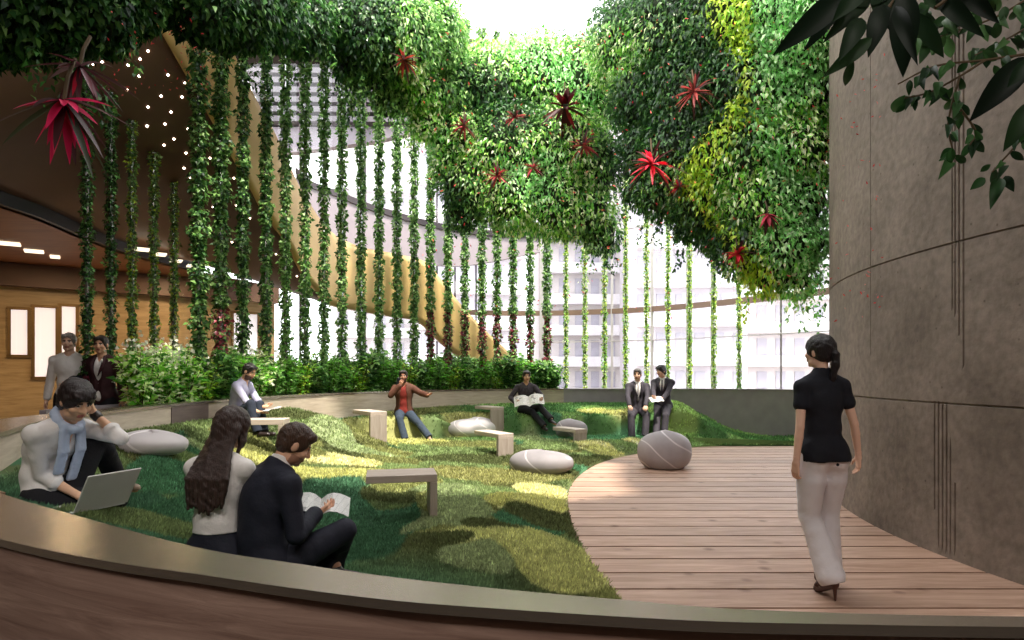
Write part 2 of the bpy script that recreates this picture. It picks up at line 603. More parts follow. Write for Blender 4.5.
def ray_hit(poly, px):
    """far crossing of the sight line of a photograph column with a plan curve"""
    k = (px - CX) / FOC
    best = None
    for a, b in zip(poly[:-1], poly[1:]):
        fa, fb = a[0] - k * a[1], b[0] - k * b[1]
        if fa * fb <= 0 and fa != fb:
            p = a + (b - a) * fa / (fa - fb)
            if best is None or p[1] > best[1]:
                best = p
    return best


def sub_by_px(poly, p0, p1):
    """part of the far ring between two photograph columns"""
    a, b = ray_hit(poly, p0), ray_hit(poly, p1)
    ia = np.argmin(((poly - a) ** 2).sum(1)); ib = np.argmin(((poly - b) ** 2).sum(1))
    mid = poly[ia + 1:ib]
    return np.vstack([a[None], mid, b[None]])


RF = RING_FAR
split_i = int(np.argmin(((RF - ray_hit(RF, 563)) ** 2).sum(1)))
seg_l, seg_b = RF[:split_i + 1], RF[split_i:]
off14 = offset(RF, .16)
o = struct(wall_strip('wall_left', seg_l, off14[:split_i + 1], -.1, RZ - .03, M['ledge']))
o['label'] = 'low pale wooden ledge curving along the planter'
o = struct(wall_strip('wall_back', seg_b, off14[split_i:], -.1, RZ - .03, M['curb']))
o['label'] = 'low dark grey curb below the tall glass front'
pnl = sub_by_px(RF, 171, 208)
pn_in = pnl - (offset(RF, .012)[0] - RF[0]) * 0
T = np.gradient(pnl, axis=0); T /= np.linalg.norm(T, axis=1, keepdims=True)
nin = np.stack([T[:, 1], -T[:, 0]], 1)
o = struct(wall_strip('panel_dark', pnl + nin * .008, pnl - nin * .01, -.05, RZ - .035, M['ledge_dark'])); o.name = 'trim_3'
o['label'] = 'dark brown wooden panel set in the pale ledge'
# caps
wcap = np.interp(np.arange(len(RF)), [0, 20, 48, 74, 100, len(RF)], [.3, .42, .5, .2, .19, .18])
T = np.gradient(RF, axis=0); T /= np.linalg.norm(T, axis=1, keepdims=True)
nout = np.stack([-T[:, 1], T[:, 0]], 1)
o = struct(wall_strip('trim_1', RF[:split_i + 1] - nout[:split_i + 1] * .015, RF[:split_i + 1] + (nout * wcap[:, None])[:split_i + 1], RZ - .03, RZ, M['cap']))
o['label'] = 'metal cap strip on the wooden ledge'
o = struct(wall_strip('trim_2', RF[split_i:] - nout[split_i:] * .015, RF[split_i:] + nout[split_i:] * .19, RZ - .03, RZ, M['curb']))
# near parapet
n = min(len(NEAR_IN), len(NEAR_OUT))
NI, NO = NEAR_IN[:n], NEAR_OUT[:n]
o = struct(wall_strip('trim_4', NI, NO, RZ - .018, RZ, M['cap'])); o['label'] = 'wide bronze cap on top of the curved foreground parapet'
bv = o.modifiers.new('edge', 'BEVEL'); bv.width = .004; bv.segments = 2; bv.limit_method = 'ANGLE'
dv = unit(NO - NI)
NO2 = NO - dv * .012
o = struct(wall_strip('wall_front', NI + dv * .01, NO2, -.1, RZ - .018, M['parapet'])); o['label'] = 'dark brown wooden parapet in the foreground'

# ================================================================== concrete drum on the right
CC, CR = np.array([9.75, 5.6]), 6.25
th0, th1 = math.radians(118), math.radians(250)
def th_of(px):       # angle on the drum seen at a photograph column (near side)
    k = (px - CX) / FOC
    d = np.array([k, 1]) / math.hypot(k, 1)
    b = -d.dot(CC); c = CC.dot(CC) - CR ** 2
    disc = max(0, b * b - c)
    t = -b - math.sqrt(disc)
    p = d * t - CC
    return math.atan2(p[1], p[0]) % (2 * PI)
grooves = []         # (theta, half width m, z0, z1)
for px, z0, z1 in ((966, .0, 1.25), (971, .0, 1.25), (976, .0, 1.25), (981, .0, 1.25), (987.5, .0, .72)):
    pass
gl = [(934.5, .35, 1.26), (938.5, .02, 1.26), (942.5, .02, 1.26), (946.5, .02, 1.26), (950.5, .02, 1.0), (955, .02, .62),
      (952, 1.98, 9), (955, 1.93, 9), (959, 1.78, 9), (963.5, 1.52, 9), (870.5, 1.65, 9)]
for px, a, b in gl:
    grooves.append((th_of(px), .006 if px > 900 else .004, a, b))
joints = [1.245, 2.53]
tl = set(np.linspace(th0, th1, 160))
for t, w, a, b in grooves:
    e = w / CR
    for q in (-e * 1.6, -e * .6, e * .6, e * 1.6):
        tl.add(t + q)
tl = sorted(tl)
zl = set(np.linspace(-.1, 9.2, 40))
for z in joints:
    for q in (-.010, -.005, .005, .010):
        zl.add(z + q)
for t, w, a, b in grooves:
    zl.add(a); zl.add(b)
zl = sorted(zl)
V = []
for z in zl:
    for t in tl:
        dep = 0
        for jz in joints:
            if abs(z - jz) < .006:
                dep = .014
        for g, w, a, b in grooves:
            if a < z < b and abs(t - g) * CR < w * 1.0:
                dep = .016
        r = CR - dep
        V.append((CC[0] + r * math.cos(t), CC[1] + r * math.sin(t), z))
nt_ = len(tl)
F = [(j * nt_ + i, (j + 1) * nt_ + i, (j + 1) * nt_ + i + 1, j * nt_ + i + 1) for j in range(len(zl) - 1) for i in range(nt_ - 1)]
o = struct(link('wall_right', mesh_np('wall_right', np.array(V), F), M['concrete'])); o['label'] = 'tall curved bare concrete wall with fine vertical grooves'


def drum_x(Y):
    return CC[0] - math.sqrt(max(.01, CR ** 2 - (Y - CC[1]) ** 2))


# ================================================================== deck
deck_px = [(650, 640), (620, 598), (602, 575), (588, 556), (574, 528), (568, 502), (571, 486), (584, 472), (606, 461), (642, 453.0), (690, 447.5), (745, 445.5), (800, 445.0), (840, 444.5)]
deck_w = crom([WZ(a, b, 0)[:2] for a, b in deck_px], 8)
dY, dX = deck_w[:, 1], deck_w[:, 0]
dYm = np.maximum.accumulate(dY + np.arange(len(dY)) * 1e-6)


def deck_left(Y):
    return np.interp(Y, np.concatenate([[1.0], dYm]), np.concatenate([[.95], dX]))


mb = MB(); tints = []
PITCH, GAP = .36, .030
y = 1.2
row = 0
while y < dYm[-1]:
    y0, y1 = y, min(y + PITCH - GAP, dYm[-1])
    y += PITCH
    ys = np.linspace(y0, y1, 9)
    xl = deck_left(ys)
    xr = np.array([min(drum_x(v) + .15, 6.6) if v < 11 else 6.7 for v in ys])
    if v_bad := (xr[0] - xl[0] < .1):
        continue
    # split the row into two or three boards
    cuts = [0, 1]
    for c0, c1 in zip(cuts[:-1], cuts[1:]):
        xa = xl[0] + (xr[0] - xl[0]) * c0 + .003 if c0 > 0 else None
        xb = xl[0] + (xr[0] - xl[0]) * c1 - .003 if c1 < 1 else None
        A = xl if xa is None else np.maximum(xl, xa)
        B = xr if xb is None else np.full(9, xb)
        if (B - A).min() < .02:
            A = np.minimum(A, B - .02)
        b = len(mb.v)
        top = [(A[i], ys[i], 0) for i in range(9)] + [(B[i], ys[i], 0) for i in range(9)]
        bot = [(p[0], p[1], -.04) for p in top]
        mb.strip(top[:9], top[9:])
        mb.strip(bot[:9], top[:9])
        mb.strip(top[9:], bot[9:])
        mb.add([top[0], top[9], bot[9], bot[0]], [(0, 1, 2, 3)]); mb.add([top[8], top[17], bot[17], bot[8]], [(3, 2, 1, 0)])
        tv = np.clip(np.array([1, .98, .96]) * (1 + RNG.normal(0, .11)), .6, 1.2)
        tints += [tv] * (len(mb.v) - b)
    row += 1
me = mesh_np('floor_deck', np.array(mb.v), mb.f, tint=np.array(tints))
bm_fix = None
o = struct(link('floor_deck', me, M['plank'])); o['label'] = 'curved timber deck of wide pale boards'
mb = MB(); mb.box((.5, 7, -.12), (26, 34, .14)); o = struct(mb.build('floor', M['gap'])); o['label'] = 'dark floor slab under the deck'

# ================================================================== turf terrain
def ring_dist(X, Y):
    d = np.full(np.shape(X), 1e9)
    P = RING
    for a, b in zip(P[:-1], P[1:]):
        ab = b - a
        t = np.clip(((X - a[0]) * ab[0] + (Y - a[1]) * ab[1]) / (ab.dot(ab) + 1e-12), 0, 1)
        d = np.minimum(d, np.hypot(X - a[0] - t * ab[0], Y - a[1] - t * ab[1]))
    return d


def sstep(a, b, x):
    t = np.clip((x - a) / (b - a), 0, 1)
    return t * t * (3 - 2 * t)


# (px, py, rx, ry, rgb, lift): leaf-shaped pile patches, placed on the ground where the photograph shows them
LIME, LIME2, SAGE, OLIVE, DARK, EMER, MID, DEEP = [np.array(srgb(*c)) for c in
    ((232, 228, 168), (204, 204, 136), (168, 182, 134), (146, 150, 96), (96, 104, 66), (94, 142, 104), (138, 156, 104), (78, 116, 88))]
PATCH = [
    (336, 461, 52, 6.5, LIME, .05), (345, 484, 66, 15, LIME2 * .95, .05), (300, 448, 26, 7, OLIVE, .03), (330, 431, 22, 11, SAGE, .1),
    (303, 437, 12, 10, LIME2, .05), (372, 436, 26, 6, OLIVE, .04), (352, 446, 45, 5, SAGE, .02), (404, 443, 44, 5, LIME2, .03), (440, 452, 40, 6, MID, .03),
    (541, 494, 36, 7.5, LIME, .05), (531, 507, 42, 10, LIME2 * 1.05, .06), (505, 541, 74, 17, LIME2 * .8 + SAGE * .2, .05), (575, 572, 48, 27, LIME2 * .75 + SAGE * .15, .04),
    (492, 560, 34, 15, SAGE * .8, .05), (452, 514, 40, 20, SAGE * .85, .03), (444, 492, 32, 9, SAGE, .04), (462, 470, 40, 8, MID, .03), (500, 477, 70, 8, LIME2 * .6, .02),
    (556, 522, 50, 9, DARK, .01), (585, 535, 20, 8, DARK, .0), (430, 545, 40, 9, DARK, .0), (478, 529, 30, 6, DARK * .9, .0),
    (586, 447, 36, 4.5, LIME * .95, .04), (607, 454, 24, 4, LIME2, .02), (545, 446, 30, 5, MID, .02), (640, 444, 20, 4, LIME, .03), (560, 438, 60, 4, SAGE, .01),
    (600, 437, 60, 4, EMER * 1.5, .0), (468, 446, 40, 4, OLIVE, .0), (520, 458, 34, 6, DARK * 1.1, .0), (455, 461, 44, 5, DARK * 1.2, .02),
    (190, 482, 42, 34, EMER * .95, .05), (170, 455, 46, 12, MID, .03), (215, 452, 34, 6, SAGE, .02), (160, 530, 50, 14, MID * .8, .06), (125, 500, 32, 20, DEEP, .0),
    (230, 520, 60, 28, EMER * .7, .0), (380, 530, 40, 40, EMER * .6, .0), (350, 505, 60, 26, DEEP * 1.3, .0), (340, 545, 70, 22, EMER * .55, .0), (100, 540, 60, 12, DEEP * 1.2, 0),
    (396, 500, 22, 10, MID * .8, .02), (418, 520, 10, 22, SAGE * .7, .02), (400, 497, 30, 8, DARK, .0), (428, 505, 8, 14, OLIVE, .0), (400, 482, 30, 12, OLIVE * 1.1, .05),
    (260, 500, 30, 12, MID, .0), (230, 470, 30, 8, LIME2 * .8, .02), (262, 462, 22, 8, LIME2, .02),
]


def back_step(X):
    return np.interp(X, [-4, -2.9, -2.1, -1.2, 0, 2, 3.1, 3.9, 5.0], [11.3, 12.1, 12.62, 13.05, 13.3, 13.3, 13.25, 13.3, 13.5])


def height0(X, Y):
    d = ring_dist(X, Y)
    hb = .76 * (1 - sstep(3.0, 6.0, X)) * sstep(1.0, 2.6, Y)
    bank = hb * np.exp(-(np.maximum(d - .1, 0) / 1.25) ** 1.5)
    wb = sstep(10.6, 12.0, Y)
    ys = back_step(X)
    terr = .17 + (.60 - .17) * sstep(-.08, .10, Y - ys) + .14 * sstep(.25, 1.8, Y - ys)
    terr = terr * (1 - sstep(3.3, 5.2, X)) + sstep(3.3, 5.2, X) * hb * np.exp(-(np.maximum(d - .1, 0) / .9) ** 1.5)
    base = .10 + .04 * np.sin(X * 1.7 + 1) * np.sin(Y * 1.3)
    h = base + bank
    h = h * (1 - wb) + terr * wb
    h = h + .25 * np.exp(-((X - 3.6) / .55) ** 2 - ((Y - 13.9) / .6) ** 2)          # grassy mound beside the two suited men
    h = h + .10 * np.exp(-((X + 2.9) / .5) ** 2 - ((Y - 10.6) / .5) ** 2)
    dd = deck_left(Y) - X
    near_deck = sstep(0.0, .9, dd)
    h = .03 + (h - .03) * near_deck
    return h


def ground_at(px, py, fn=None):
    fn = fn or height0
    k = np.linspace(2.2, 16, 2400)
    X = (px - CX) / FOC * k; Z = CAMZ - (py - HZ) / FOC * k
    below = Z < fn(X, k)
    i = int(np.argmax(below)) if below.any() else len(k) - 1
    return np.array([X[i], k[i], float(fn(X[i:i + 1], k[i:i + 1])[0])])


PW = []
for px, py, rx, ry, c, lift in PATCH:
    c0 = ground_at(px, py); cxp = ground_at(px + rx, py); 
    a, b = ground_at(px, py - ry * .9), ground_at(px, py + ry * .9)
    PW.append((c0[0], (a[1] + b[1]) / 2, rx / FOC * c0[1], max(.05, (a[1] - b[1]) / 2), c, lift))
CELLS = RNG.uniform([-5, 1], [6, 16], (420, 2))
CELLC = pick([DARK * 1.1, DARK, OLIVE * .8, MID * .8, MID, EMER * .8, OLIVE], 420, .12)


def patches(X, Y):
    """colour and lift of the pile at a place"""
    shp = X.shape
    X = X.ravel(); Y = Y.ravel()
    wx = X + .10 * np.sin(3.1 * Y + 1.2 * X) + .05 * np.sin(9 * X + 4 * Y)
    wy = Y + .10 * np.sin(2.7 * X - 1.1 * Y) + .05 * np.sin(8 * Y - 5 * X)
    col = np.zeros((len(X), 3))
    for i in range(0, len(X), 20000):
        s = slice(i, i + 20000)
        dd = (wx[s, None] - CELLS[None, :, 0]) ** 2 + ((wy[s, None] - CELLS[None, :, 1]) * .7) ** 2
        col[s] = CELLC[dd.argmin(1)]
    # the near left of the garden blends to dark blue-green pile
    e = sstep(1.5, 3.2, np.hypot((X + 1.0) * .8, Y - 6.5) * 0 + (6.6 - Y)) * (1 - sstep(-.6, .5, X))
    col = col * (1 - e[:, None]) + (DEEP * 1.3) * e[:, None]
    g = sstep(11.8, 12.8, Y) * sstep(-2.0, -.5, X)
    gc = np.where((np.sin(X * 2.1) * np.sin(Y * 3.3 + X) > .1)[:, None], np.array(srgb(148, 182, 112)), np.array(srgb(98, 140, 84)))
    col = col * (1 - g[:, None]) + gc * g[:, None]
    lift = np.zeros(len(X))
    for cx, cy, rx, ry, c, lf in PW:
        q = ((wx - cx) / rx) ** 2 + ((wy - cy) / ry) ** 2
        w = sstep(1.12, .9, q)
        col = col * (1 - w[:, None]) + c * w[:, None]
        lift = np.maximum(lift, lf * np.sqrt(np.clip(1 - q, 0, 1)))
    for cx, cy, r, c in ((1.9, 14.0, .42, LIME2), (2.4, 13.75, .5, LIME2 * .8), (3.5, 13.7, .6, srgb(166, 196, 116)), (-.9, 13.4, .5, LIME2 * .8), (0.6, 13.6, .4, EMER)):
        w = sstep(1.1, .8, np.hypot(wx - cx, wy - cy) / r)
        col = col * (1 - w[:, None]) + np.array(c) * w[:, None]
    return col.reshape(*shp, 3), lift.reshape(shp)


def height(X, Y):
    X = np.asarray(X, float); Y = np.asarray(Y, float)
    _, lf = patches(X, Y)
    dd = deck_left(Y) - X
    return height0(X, Y) + lf * sstep(.05, .5, dd)


# left / right ends of every turf row
rl = RING[np.argmax(RING[:, 1] > 0):]
def row_ends(Y):
    k = RING
    xs = []
    for a, b in zip(k[:-1], k[1:]):
        if (a[1] - Y) * (b[1] - Y) <= 0 and a[1] != b[1]:
            xs.append(a[0] + (b[0] - a[0]) * (Y - a[1]) / (b[1] - a[1]))
    xl = min(xs) if xs else 0
    xr = float(deck_left(Y))
    if Y > 13.0:
        xr = max(xs) + .05 if xs else xr
    return xl - .06, xr - .004


rows = np.concatenate([np.linspace(1.3, 9, 150), np.linspace(9.05, 15.45, 130)])
NC = 150
XX, YY = [], []
for Y in rows:
    xl, xr = row_ends(Y)
    XX.append(xl + (xr - xl) * np.linspace(0, 1, NC)); YY.append(np.full(NC, Y))
XX, YY = np.array(XX), np.array(YY)
tc_, lf_ = patches(XX, YY)
ZZ = height0(XX, YY) + lf_ * sstep(.05, .5, deck_left(YY) - XX)
ZZ[:, -1] = -.05
V = np.stack([XX, YY, ZZ], -1).reshape(-1, 3)
i, j = np.meshgrid(np.arange(len(rows) - 1), np.arange(NC - 1), indexing='ij')
k = (i * NC + j).ravel()
F = np.stack([k, k + 1, k + NC + 1, k + NC], 1)
o = struct(link('ground', mesh_np('ground', V, F, tint=tc_.reshape(-1, 3) * .8, smooth=True), M['turf'])); o['label'] = 'rolling turf carpet in patches of green'

# pile: short blades, denser towards the viewer's side
NT_, PER = 84000, 5
u = RNG.uniform(0, 1, NT_ * 3)
lo_, hi_ = 2.6 ** -.9, 15.4 ** -.9
Yt = (lo_ + u * (hi_ - lo_)) ** (-1 / .9)
ends = np.array([row_ends(v) for v in np.linspace(2.6, 15.45, 400)])
el = np.interp(Yt, np.linspace(2.6, 15.45, 400), ends[:, 0]); er = np.interp(Yt, np.linspace(2.6, 15.45, 400), ends[:, 1])
Xt = RNG.uniform(-4.3, 7, NT_ * 3)
ok = (Xt > el + .07) & (Xt < er - .035) & (np.abs(Xt) < .86 * Yt + .4)
Xt, Yt = Xt[ok][:NT_], Yt[ok][:NT_]
ok = ring_dist(Xt, Yt) > .11
Xt, Yt = Xt[ok], Yt[ok]
tuft = np.exp(RNG.normal(0, .30, len(Xt)))
Xb = np.repeat(Xt, PER); Yb = np.repeat(Yt, PER); tj = np.repeat(tuft, PER)
sp_ = .010 * (.6 + .16 * Yb)
dx_, dy_ = RNG.normal(0, 1, len(Xb)), RNG.normal(0, 1, len(Xb))
Xb = Xb + dx_ * sp_; Yb = Yb + dy_ * sp_
cb, lb = patches(Xb, Yb)
Zb = height0(Xb, Yb) + lb * sstep(.05, .5, deck_left(Yb) - Xb)
n = len(Xb)
Lb = RNG.uniform(.025, .05, n) * (.75 + .05 * Yb)
tilt = np.stack([dx_, dy_], 1) * .42 + RNG.normal(0, .2, (n, 2))
ax = unit(np.stack([tilt[:, 0], tilt[:, 1], np.ones(n)], 1))
sd = unit(np.stack([RNG.normal(size=n), RNG.normal(size=n), np.zeros(n)], 1))
wd = RNG.uniform(.0035, .0075, n) * (.6 + .16 * Yb)
P0 = np.stack([Xb, Yb, Zb - .006], 1)
tip = P0 + ax * Lb[:, None]
V = np.stack([P0 - sd * wd[:, None], P0 + sd * wd[:, None], tip], 1).reshape(-1, 3)
F = (np.arange(n)[:, None] * 3 + np.array([[0, 1, 2]]))
cb = cb * tj[:, None] * (1 + RNG.normal(0, .16, (n, 1)))
C = np.repeat(np.clip(cb, .003, 1), 3, axis=0)
o = link('grass', mesh_np('grass', V, F, tint=C), M['blade'])
tag(o, 'short soft pile of the patchwork green turf', 'grass', kind='stuff')

# ================================================================== ceiling with its round skylight opening
OC, OR_, ORY, CEZ = np.array([0.7, 8.8]), 4.7, 4.2, 8.0  # unseen near rim of the opening shaped to steer sun and dim the foreground
mb = MB()
na = 64
def sqp(a):      # matching point on the outer rectangle
    c, s_ = math.cos(a), math.sin(a)
    x0, x1, y0, y1 = -15, 15, -4, 13.5
    ts = []
    if c > 1e-9: ts.append((x1 - OC[0]) / c)
    if c < -1e-9: ts.append((x0 - OC[0]) / c)
    if s_ > 1e-9: ts.append((y1 - OC[1]) / s_)
    if s_ < -1e-9: ts.append((y0 - OC[1]) / s_)
    t = min(ts)
    return (OC[0] + c * t, OC[1] + s_ * t)
angs = sorted(set([2 * PI * k / na for k in range(na)] + [math.atan2(yy - OC[1], xx - OC[0]) % (2 * PI) for xx in (-15, 15) for yy in (-4, 13.5)]))
ci = [(OC[0] + OR_ * math.cos(a), OC[1] + ORY * math.sin(a)) for a in angs]; sq = [sqp(a) for a in angs]
ci.append(ci[0]); sq.append(sq[0])
mb.strip([(*p, CEZ) for p in ci], [(*p, CEZ) for p in sq])
mb.strip([(*p, CEZ + .15) for p in sq], [(*p, CEZ + .15) for p in ci])
mb.strip([(*p, CEZ + .15) for p in ci], [(*p, CEZ) for p in ci])
o = struct(mb.build('ceiling', M['ceiling'])); o['label'] = 'dark ceiling around the round skylight opening'

mb = MB(); mb.box((0, -4, 4.2), (30, .2, 8.6)); struct(mb.build('wall_rear', M['rear']))
mb = MB(); mb.box((15, 5, 4.2), (.2, 18, 8.6)); struct(mb.build('wall_side', M['rear']))
mb = MB(); mb.box((-15, 5.2, 4.2), (.2, 18.6, 8.6)); struct(mb.build('wall_far_left', M['rear']))
# floor of the room on the left, slightly raised
FL_ = [(-15, -4), (-4.6, -4), (-4.6, 1), (-5.6, 6), (-5.8, 9), (-5.4, 12), (-6.5, 19.8), (-15, 15)]
mb = MB(); mb.add([(*p, .2) for p in FL_] + [(*p, -.04) for p in FL_], [tuple(range(8)), tuple(range(15, 7, -1))] + [(i, 8 + i, 8 + (i + 1) % 8, (i + 1) % 8) for i in range(8)])
struct(mb.build('floor_left', M['floor']))

# ================================================================== planter behind the ledge
pl_i = sub_by_px(RF, 138, 566)
T = np.gradient(pl_i, axis=0); T /= np.linalg.norm(T, axis=1, keepdims=True)
no = np.stack([-T[:, 1], T[:, 0]], 1)
j0 = int(np.argmin(((pl_i - ray_hit(RF, 156)) ** 2).sum(1)))
struct(wall_strip('wall_planter', (pl_i + no * 1.28)[j0:], (pl_i + no * 1.36)[j0:], -.05, 1.05, M['curb']))
o = struct(wall_strip('ground_planter', pl_i + no * .15, pl_i + no * 1.3, .80, .97, M['soil'])); o['label'] = 'dark planting soil behind the ledge'

# ================================================================== spiral ribbon with its soffit
rib_bot = [(60, -140, 7.5), (145, 0, 9), (190, 78, 10), (230, 150, 11), (254, 192, 11.7), (271, 217, 12.2), (292, 249, 13), (306, 275, 13.5), (318, 291, 14), (330, 304, 14.5),
           (362, 311, 15.5), (397, 317, 16.2), (421, 322, 16.6), (445, 344, 17), (476, 368, 17.5), (505, 392, 18)]
rib_top = [(130, -140, 7.9), (212, 12, 10.6), (230, 45, 11), (254, 95, 11.7), (275, 133, 12.3), (299, 185, 13.2), (311, 205, 13.7), (322, 221, 14.2), (337, 236, 14.8), (362, 247, 15.5), (397, 254, 16.2), (424, 261, 16.6),
           (438, 275, 16.9), (459, 302, 17.2), (486, 331, 17.6), (520, 362, 18)]
def px_curve(L, n=14):
    c = crom([np.array(l, float) for l in L], n)
    return np.array([W(*q) for q in c])
A, B = px_curve(rib_bot), px_curve(rib_top)
# the fascia as a smooth sheet with thickness
mb = MB()
nA = len(A)
iu = np.linspace(0, 1, 11)
G = np.array([[A[k] + (B[k] - A[k]) * t + np.array([.03, -.03, 0]) * math.sin(PI * t) for k in range(nA)] for t in iu])
back = np.array([-.12, .12, 0])
V = np.concatenate([G.reshape(-1, 3), (G + back).reshape(-1, 3)])
Fq = []
nR = len(iu)
for r in range(nR - 1):
    for k in range(nA - 1):
        Fq.append((r * nA + k, r * nA + k + 1, (r + 1) * nA + k + 1, (r + 1) * nA + k))
        q = nR * nA
        Fq.append((q + r * nA + k, q + (r + 1) * nA + k, q + (r + 1) * nA + k + 1, q + r * nA + k + 1))
for k in range(nA - 1):
    q = nR * nA
    Fq.append((k, q + k, q + k + 1, k + 1))
    r = (nR - 1) * nA
    Fq.append((r + k, r + k + 1, q + r + k + 1, q + r + k))
o = struct(link('wall_ramp', mesh_np('wall_ramp', V, Fq, smooth=False), M['ribbon'])); o['label'] = 'tan gold ribbon sweeping down behind the ivy poles'
o.data.polygons.foreach_set('use_smooth', np.ones(len(o.data.polygons), bool))
# soffit between the ribbon and the arc
soA = crom([np.array(l, float) for l in [(60, -140, 7.5), (145, 0, 9), (190, 78, 10), (230, 150, 11), (254, 192, 11.7), (292, 249, 13), (318, 291, 14), (330, 304, 14.5)]], 10)
soA = np.array([W(*q) for q in soA])
ZA = 4.3
arc = crom([np.array([a, b], float) for a, b in [(-150, 132), (-70, 160), (0, 190), (45, 207), (90, 228), (130, 244), (170, 256), (203, 264)]], 10)
soB = np.array([WZ(a, b, ZA) for a, b in arc])
NS = 24
SO = np.array([[soA[k] + back * .5 + (soB[k] - soA[k] - back * .5) * t for k in range(len(soA))] for t in np.linspace(0, 1, NS)])
nk = len(soA)
F = [(r * nk + k, r * nk + k + 1, (r + 1) * nk + k + 1, (r + 1) * nk + k) for r in range(NS - 1) for k in range(nk - 1)]
me = mesh_np('ceiling_ramp', SO.reshape(-1, 3), F, smooth=True)
o = struct(link('ceiling_ramp', me, M['soffit'])); o['label'] = 'dark brown sloping soffit dotted with tiny lights'
sol = o.modifiers.new('thick', 'SOLIDIFY'); sol.thickness = .12; sol.offset = 1
from mathutils.bvhtree import BVHTree
SO_BVH = BVHTree.FromPolygons([Vector(v) for v in SO.reshape(-1, 3)], F)
def on_soffit(px, py):
    d = Vector(((px - CX) / FOC, 1, -(py - HZ) / FOC)).normalized()
    h, nrm, _, _ = SO_BVH.ray_cast(Vector((0, 0, CAMZ)), d)
    return h, nrm
# slate edge, then the lower ceiling of the room
mb = MB()
e1 = soB + np.array([-.02, 0, .10]); e0 = soB + np.array([-.02, 0, -.20])
mb.strip([tuple(p) for p in e0], [tuple(p) for p in e1])
bk = np.array([-.2, .05, 0])
mb.strip([tuple(p) for p in e1 + bk], [tuple(p) for p in e0 + bk]); mb.strip([tuple(p) for p in e0 + bk], [tuple(p) for p in e0])
o = struct(mb.build('trim_5', M['slate'])); o['label'] = 'slate coloured edge of the lower ceiling'
mb = MB()
rw = [(-15, 12.9), (-13.6, 14.2), (-11, 16.3), (-9, 17.8), (-7.2, 19.4)]
outer = crom(rw, 10)
lowc = [(p[0] - .1, p[1], ZA - .2) for p in soB]
poly = lowc + [(p[0], p[1], ZA - .2) for p in outer[::-1]]
poly = [(-15, lowc[0][1], ZA - .2)] + lowc + [(p[0], p[1] + .1, ZA - .2) for p in outer[::-1]]
mb.add(poly, [tuple(range(len(poly)))])
o = struct(mb.build('ceiling_left', M['warm_ceiling'])); o['label'] = 'warm brown lower ceiling of the side room'
no_ = np.array([-.3, .35])
o = struct(wall_strip('wall_room', outer, outer + no_, .2, ZA - .2, M['warm_wall'])); o['label'] = 'golden timber wall of the side room'
# timber beam at the head of that wall
nin = np.array([.25, -.3])
o = struct(wall_strip('trim_6', outer + nin, outer + nin * .2, ZA - .75, ZA - .22, M['soffit']))
# windows in that wall
def wall_pt(px, Y0=None):
    p = ray_hit(outer, px)
    return p
for idx, (xa, xb, ya, yb) in enumerate(((9, 29, 308, 356), (33, 57, 306, 378), (60, 77, 305, 372), (232, 258, 312, 366))):
    a, b = wall_pt(xa), wall_pt(xb)
    if a is None or b is None:
        continue
    z0, z1 = W(xa, yb, a[1])[2], W(xa, ya, a[1])[2]
    nn = np.array([b[1] - a[1], -(b[0] - a[0])]); nn /= np.linalg.norm(nn)
    if nn[1] > 0: nn = -nn
    fr = MB()
    for (p, q) in ((a, b),):
        ang = math.atan2(q[1] - p[1], q[0] - p[0]); R = Matrix.Rotation(ang, 3, 'Z')
        c = (p + q) / 2 + nn * .03; wd_ = np.linalg.norm(q - p)
        fr.box((*c, z0), (wd_ + .1, .06, .07), R); fr.box((*c, z1), (wd_ + .1, .06, .07), R)
        for e in (p, q):
            fr.box((*(e + nn * .03), (z0 + z1) / 2), (.07, .06, z1 - z0), R)
    root = struct(fr.build(f'window_{idx + 1}', M['bronze']))
    pm = MB(); pm.box((*((a + b) / 2 + nn * .02), (z0 + z1) / 2), (np.linalg.norm(b - a), .02, z1 - z0), Matrix.Rotation(ang, 3, 'Z'))
    struct(pm.build('window_pane', M['lit_window'], root))
# flush panel lights in the low ceiling
for k, (px, py, w_) in enumerate(((10, 244, .55), (34, 251.5, .55), (55, 257, .3), (141, 249.5, .5), (159, 254.5, .45), (176, 261, .4), (192, 266, .35))):
    p = WZ(px, py, ZA - .22)
    if p[1] > 18: continue
    mb = MB(); mb.box((0, 0, 0), (w_ * .62, .34, .03), Matrix.Rotation(.6, 3, 'Z'), .006)
    r = mb.build('panel_light', M['panel_lamp'], loc=(p[0], p[1], ZA - .218)); r.data.materials[0] = M['panel_lamp']
    wh = ['leftmost', 'second from the left', 'third from the left', 'fourth from the left', 'fifth from the left', 'sixth from the left', 'rightmost'][k]
    tag(r, f'square white panel light in the brown room ceiling, {wh}', 'ceiling light', 'panel lights in the side room ceiling')

# little downlights on the soffit
led = [(102, 38), (114, 42), (148, 51), (93, 64), (102, 62), (128, 65), (140, 59), (139, 76), (168, 75), (185, 83), (127, 90), (182, 97), (161, 96), (148, 107), (171, 112), (165, 124), (188, 129),
       (147, 126), (174, 139), (164, 145), (186, 153), (184, 168), (190, 178), (234, 178), (213, 207), (236, 205), (250, 218), (232, 242), (268, 245), (276, 254), (297, 276), (210, 158), (222, 190)]
lm = MB(); lm.lathe([(.0, -.012), (.014, -.012), (.017, 0), (.017, .02)], (0, 0, 0), 10)
led_me = None
for k, (px, py) in enumerate(led):
    h, nn = on_soffit(px, py)
    if h is None:
        continue
    if led_me is None:
        r = lm.build('downlight', M['lamp']); led_me = r.data
    else:
        r = bpy.data.objects.new('downlight', led_me); COL.objects.link(r)
    r.location = h
    if nn.z > 0: nn = -nn
    r.rotation_euler = nn.to_track_quat('-Z', 'Y').to_euler()
    tag(r, 'tiny warm downlight set in the dark brown sloping soffit', 'downlight', 'starry downlights in the brown soffit')

